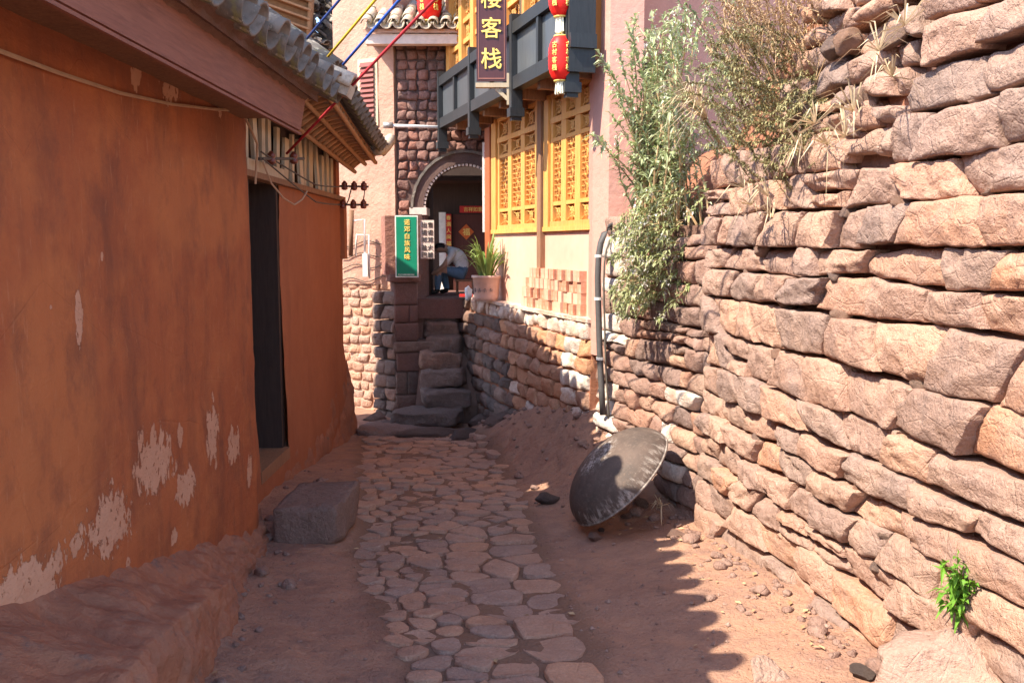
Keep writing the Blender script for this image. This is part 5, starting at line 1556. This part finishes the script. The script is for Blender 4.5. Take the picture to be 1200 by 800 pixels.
# bright sprout in the wall
root = atY(1126, 728, 3.42); st_ = []
for px, py in ((1104, 660), (1122, 648), (1138, 668), (1142, 684), (1108, 690), (1118, 676), (1132, 700), (1110, 708), (1128, 664), (1124, 720)):
    st_.append(arc(root, atY(px, py, rg.uniform(3.3, 3.42)), rg, 5, .1, .01))
bush('green_sprout', 'bright green seedling growing from a joint low in the stone wall', 'plant', st_, LEAFB, LEAFB, .062, .022, 75, 4, None, root, 0, .004)

# potted plant on the ledge
PY = 11.35
pb_ = atZ(570, 347, LEDGE); pb_ = Vector((atY(570, 347, PY).x, PY, LEDGE))
pt = thing('potted_plant', 'strap-leaved plant in a pale patterned flower pot on the terrace ledge', 'plant', pb_)
s = 1.0
obj('pot', MB().lathe([(.0, 0), (.135, .0), (.15, .05), (.172, .28), (.185, .285), (.185, .315), (.165, .315), (.155, .25), (0, .25)], 28, Matrix.Translation(pb_)), plain('pale_pink_ceramic', (.58,.40,.33), .45, sc=9, var=.12), pt, True)
mb = MB()
for k in range(5):
    a = -1.2 - k*.45; c = pb_ + Vector((.163*math.cos(a), .163*math.sin(a), .14))
    for j in range(6): leaf(mb, c, Vector((math.sin(a)*math.cos(j), -math.cos(a)*math.cos(j), math.sin(j))), .035, .014, random.Random(j))
obj('painted_motif', mb, plain('grey_glaze', (.2,.17,.17), .4), pt)
obj('soil', MB().lathe([(0.001, .252), (.15, .252)], 20, Matrix.Translation(pb_)), EARTHC, pt)
rg = random.Random(23); lm = MB()
for k in range(85):
    an = rg.uniform(0, 2*math.pi); L = rg.uniform(.5, .86); lean = rg.uniform(.12, .62); W = rg.uniform(.022, .040)
    o = Vector((math.cos(an), math.sin(an), 0)); sd = Vector((-o.y, o.x, 0)); b_ = pb_ + Vector((0, 0, .25)) + o*rg.uniform(0, .08)
    pts = []
    for i in range(8):
        f = i/7; pts.append(b_ + o*(L*lean*f**1.25) + Vector((0, 0, L*(f*(1.12 - .25*lean) - (.35 + .75*lean)*f**2.6*.8))))
    n0 = len(lm.v)
    for i, p in enumerate(pts):
        wv = W*(1 - (i/7)**3)*.5 + .001; lm.v += [p - sd*wv, p + sd*wv]
    for i in range(7): lm.f.append((n0+2*i, n0+2*i+1, n0+2*i+3, n0+2*i+2))
obj('foliage', lm, LEAFP, pt)
# bits beside the pot
tag(obj('plastic_bag', rock((.06, .05, .11), 55, 3, .3), PVC, None, True), 'crumpled white plastic bag standing beside the flower pot', 'bag').location = (atY(548, 340, 11.6).x, 11.6, LEDGE + .09)
tag(obj('red_packet', MB().box((-.09, -.05, 0), (.09, .05, .035)), REDPAPER), 'small flat red packet lying on the ledge by the flower pot', 'packet').location = (atY(546, 345, 12.15).x, 12.2, LEDGE + .002)

# ------------------------------------------------------------------ seated person inside the arch
def skin_mesh(name, joints, edges_, mat, parent, sub=2):
    me = bpy.data.meshes.new(name); me.from_pydata([j[0] for j in joints], edges_, []); me.update()
    o = bpy.data.objects.new(name, me); COL.objects.link(o)
    m = o.modifiers.new('Skin', 'SKIN'); m.use_smooth_shade = True
    for i, v in enumerate(me.skin_vertices[0].data): v.radius = (joints[i][1], joints[i][1] if len(joints[i]) < 3 else joints[i][2]); v.use_root = (i == 0)
    m2 = o.modifiers.new('Sub', 'SUBSURF'); m2.levels = sub; m2.render_levels = sub
    dg = bpy.context.evaluated_depsgraph_get(); me2 = bpy.data.meshes.new_from_object(o.evaluated_get(dg))
    bpy.data.objects.remove(o)
    me2.materials.clear(); me2.materials.append(mat); me2.polygons.foreach_set('use_smooth', [True]*len(me2.polygons))
    return link(name, me2, mat, parent)
PX = Vector((atY(541, 340, 13.9).x, 13.9, .862))
pe = thing('person', 'person in white shirt and blue jeans sitting hunched on a low stool in the archway', 'person', PX)
SKIN = plain('skin', (.42,.24,.16), .6); JEAN = plain('blue_denim', (.10,.17,.25), .8, sc=30); SHIRT = plain('white_cotton', (.66,.64,.60), .8); HAIR = plain('black_hair', (.02,.016,.014), .5)
def J(x, y, z, r, r2=None): return ((PX.x + x, PX.y + y, PX.z + z), r, r2 or r)
body = [J(.05,0,.33,.13), J(.03,0,.45,.125), J(-.06,-.01,.58,.13), J(-.16,-.02,.67,.085), J(-.22,-.02,.69,.05), J(-.28,-.02,.71,.075,.085), J(-.35,-.02,.71,.085,.09), J(-.40,-.02,.67,.05),
        J(-.12,-.18,.62,.055), J(-.25,-.22,.44,.042), J(-.38,-.16,.34,.034), J(-.44,-.12,.32,.03), J(-.12,.15,.62,.055), J(-.25,.19,.44,.042), J(-.38,.12,.34,.034), J(-.44,.08,.32,.03),
        J(.0,-.10,.31,.10), J(-.33,-.12,.40,.075), J(-.36,-.12,.10,.05), J(-.36,-.12,.05,.045), J(-.47,-.13,.035,.035), J(.0,.10,.31,.10), J(-.30,.12,.38,.075), J(-.24,.13,.10,.05), J(-.24,.13,.05,.045), J(-.35,.14,.035,.035)]
eds = [(0,1),(1,2),(2,3),(3,4),(4,5),(5,6),(6,7),(3,8),(8,9),(9,10),(10,11),(3,12),(12,13),(13,14),(14,15),(0,16),(16,17),(17,18),(18,19),(19,20),(0,21),(21,22),(22,23),(23,24),(24,25)]
bo_ = skin_mesh('body', body, eds, SKIN, pe)
me = bo_.data; me.materials.append(SHIRT); me.materials.append(JEAN); me.materials.append(HAIR)
for p_ in me.polygons:
    c = p_.center - PX
    arm = c.x < -.2 and abs(c.y) > .075 and c.z > .27 and c.x < -.30 + .0 and abs(c.z - .34) < .05 and c.x < -.40
    if c.z < .42 and not arm and not (abs(c.y) > .16 and c.z > .3 and c.x > -.42 and c.x < -.2): p_.material_index = 2
    if c.z < .085: p_.material_index = 3
    if c.z >= .42 and c.x > -.20: p_.material_index = 1
    if c.x < -.25 and abs(c.y + .02) < .12 and c.z > .70: p_.material_index = 3
for s_ in (-1, 1):
    for k in range(5):
        b0_ = Vector((PX.x - .45, PX.y + (-.12 if s_ < 0 else .08), PX.z + .315)) + Vector((0, (k - 2)*.017, 0))
        obj('finger', MB().tube([b0_, b0_ + Vector((-.035, 0, -.008)), b0_ + Vector((-.055 if k else -.02, 0, -.035))], .008, 5), SKIN, pe, True)
nse = PX + Vector((-.405, -.02, .615)); obj('nose', MB().tube([nse + Vector((.02, 0, .03)), nse + Vector((-.012, 0, 0)), nse + Vector((.02, 0, -.008))], .012, 6), SKIN, pe, True)
stl = thing('stool', 'low wooden stool under the seated person in the archway', 'stool', PX + Vector((.05, 0, 0)))
obj('seat', MB().box((PX.x - .10, PX.y - .14, PX.z + .20), (PX.x + .20, PX.y + .14, PX.z + .235)), OLDW, stl)
for sx in (-.08, .16):
    for sy in (-.12, .10): obj('leg', MB().box((PX.x + sx, PX.y + sy, PX.z + .002), (PX.x + sx + .025, PX.y + sy + .025, PX.z + .2)), OLDW, stl)
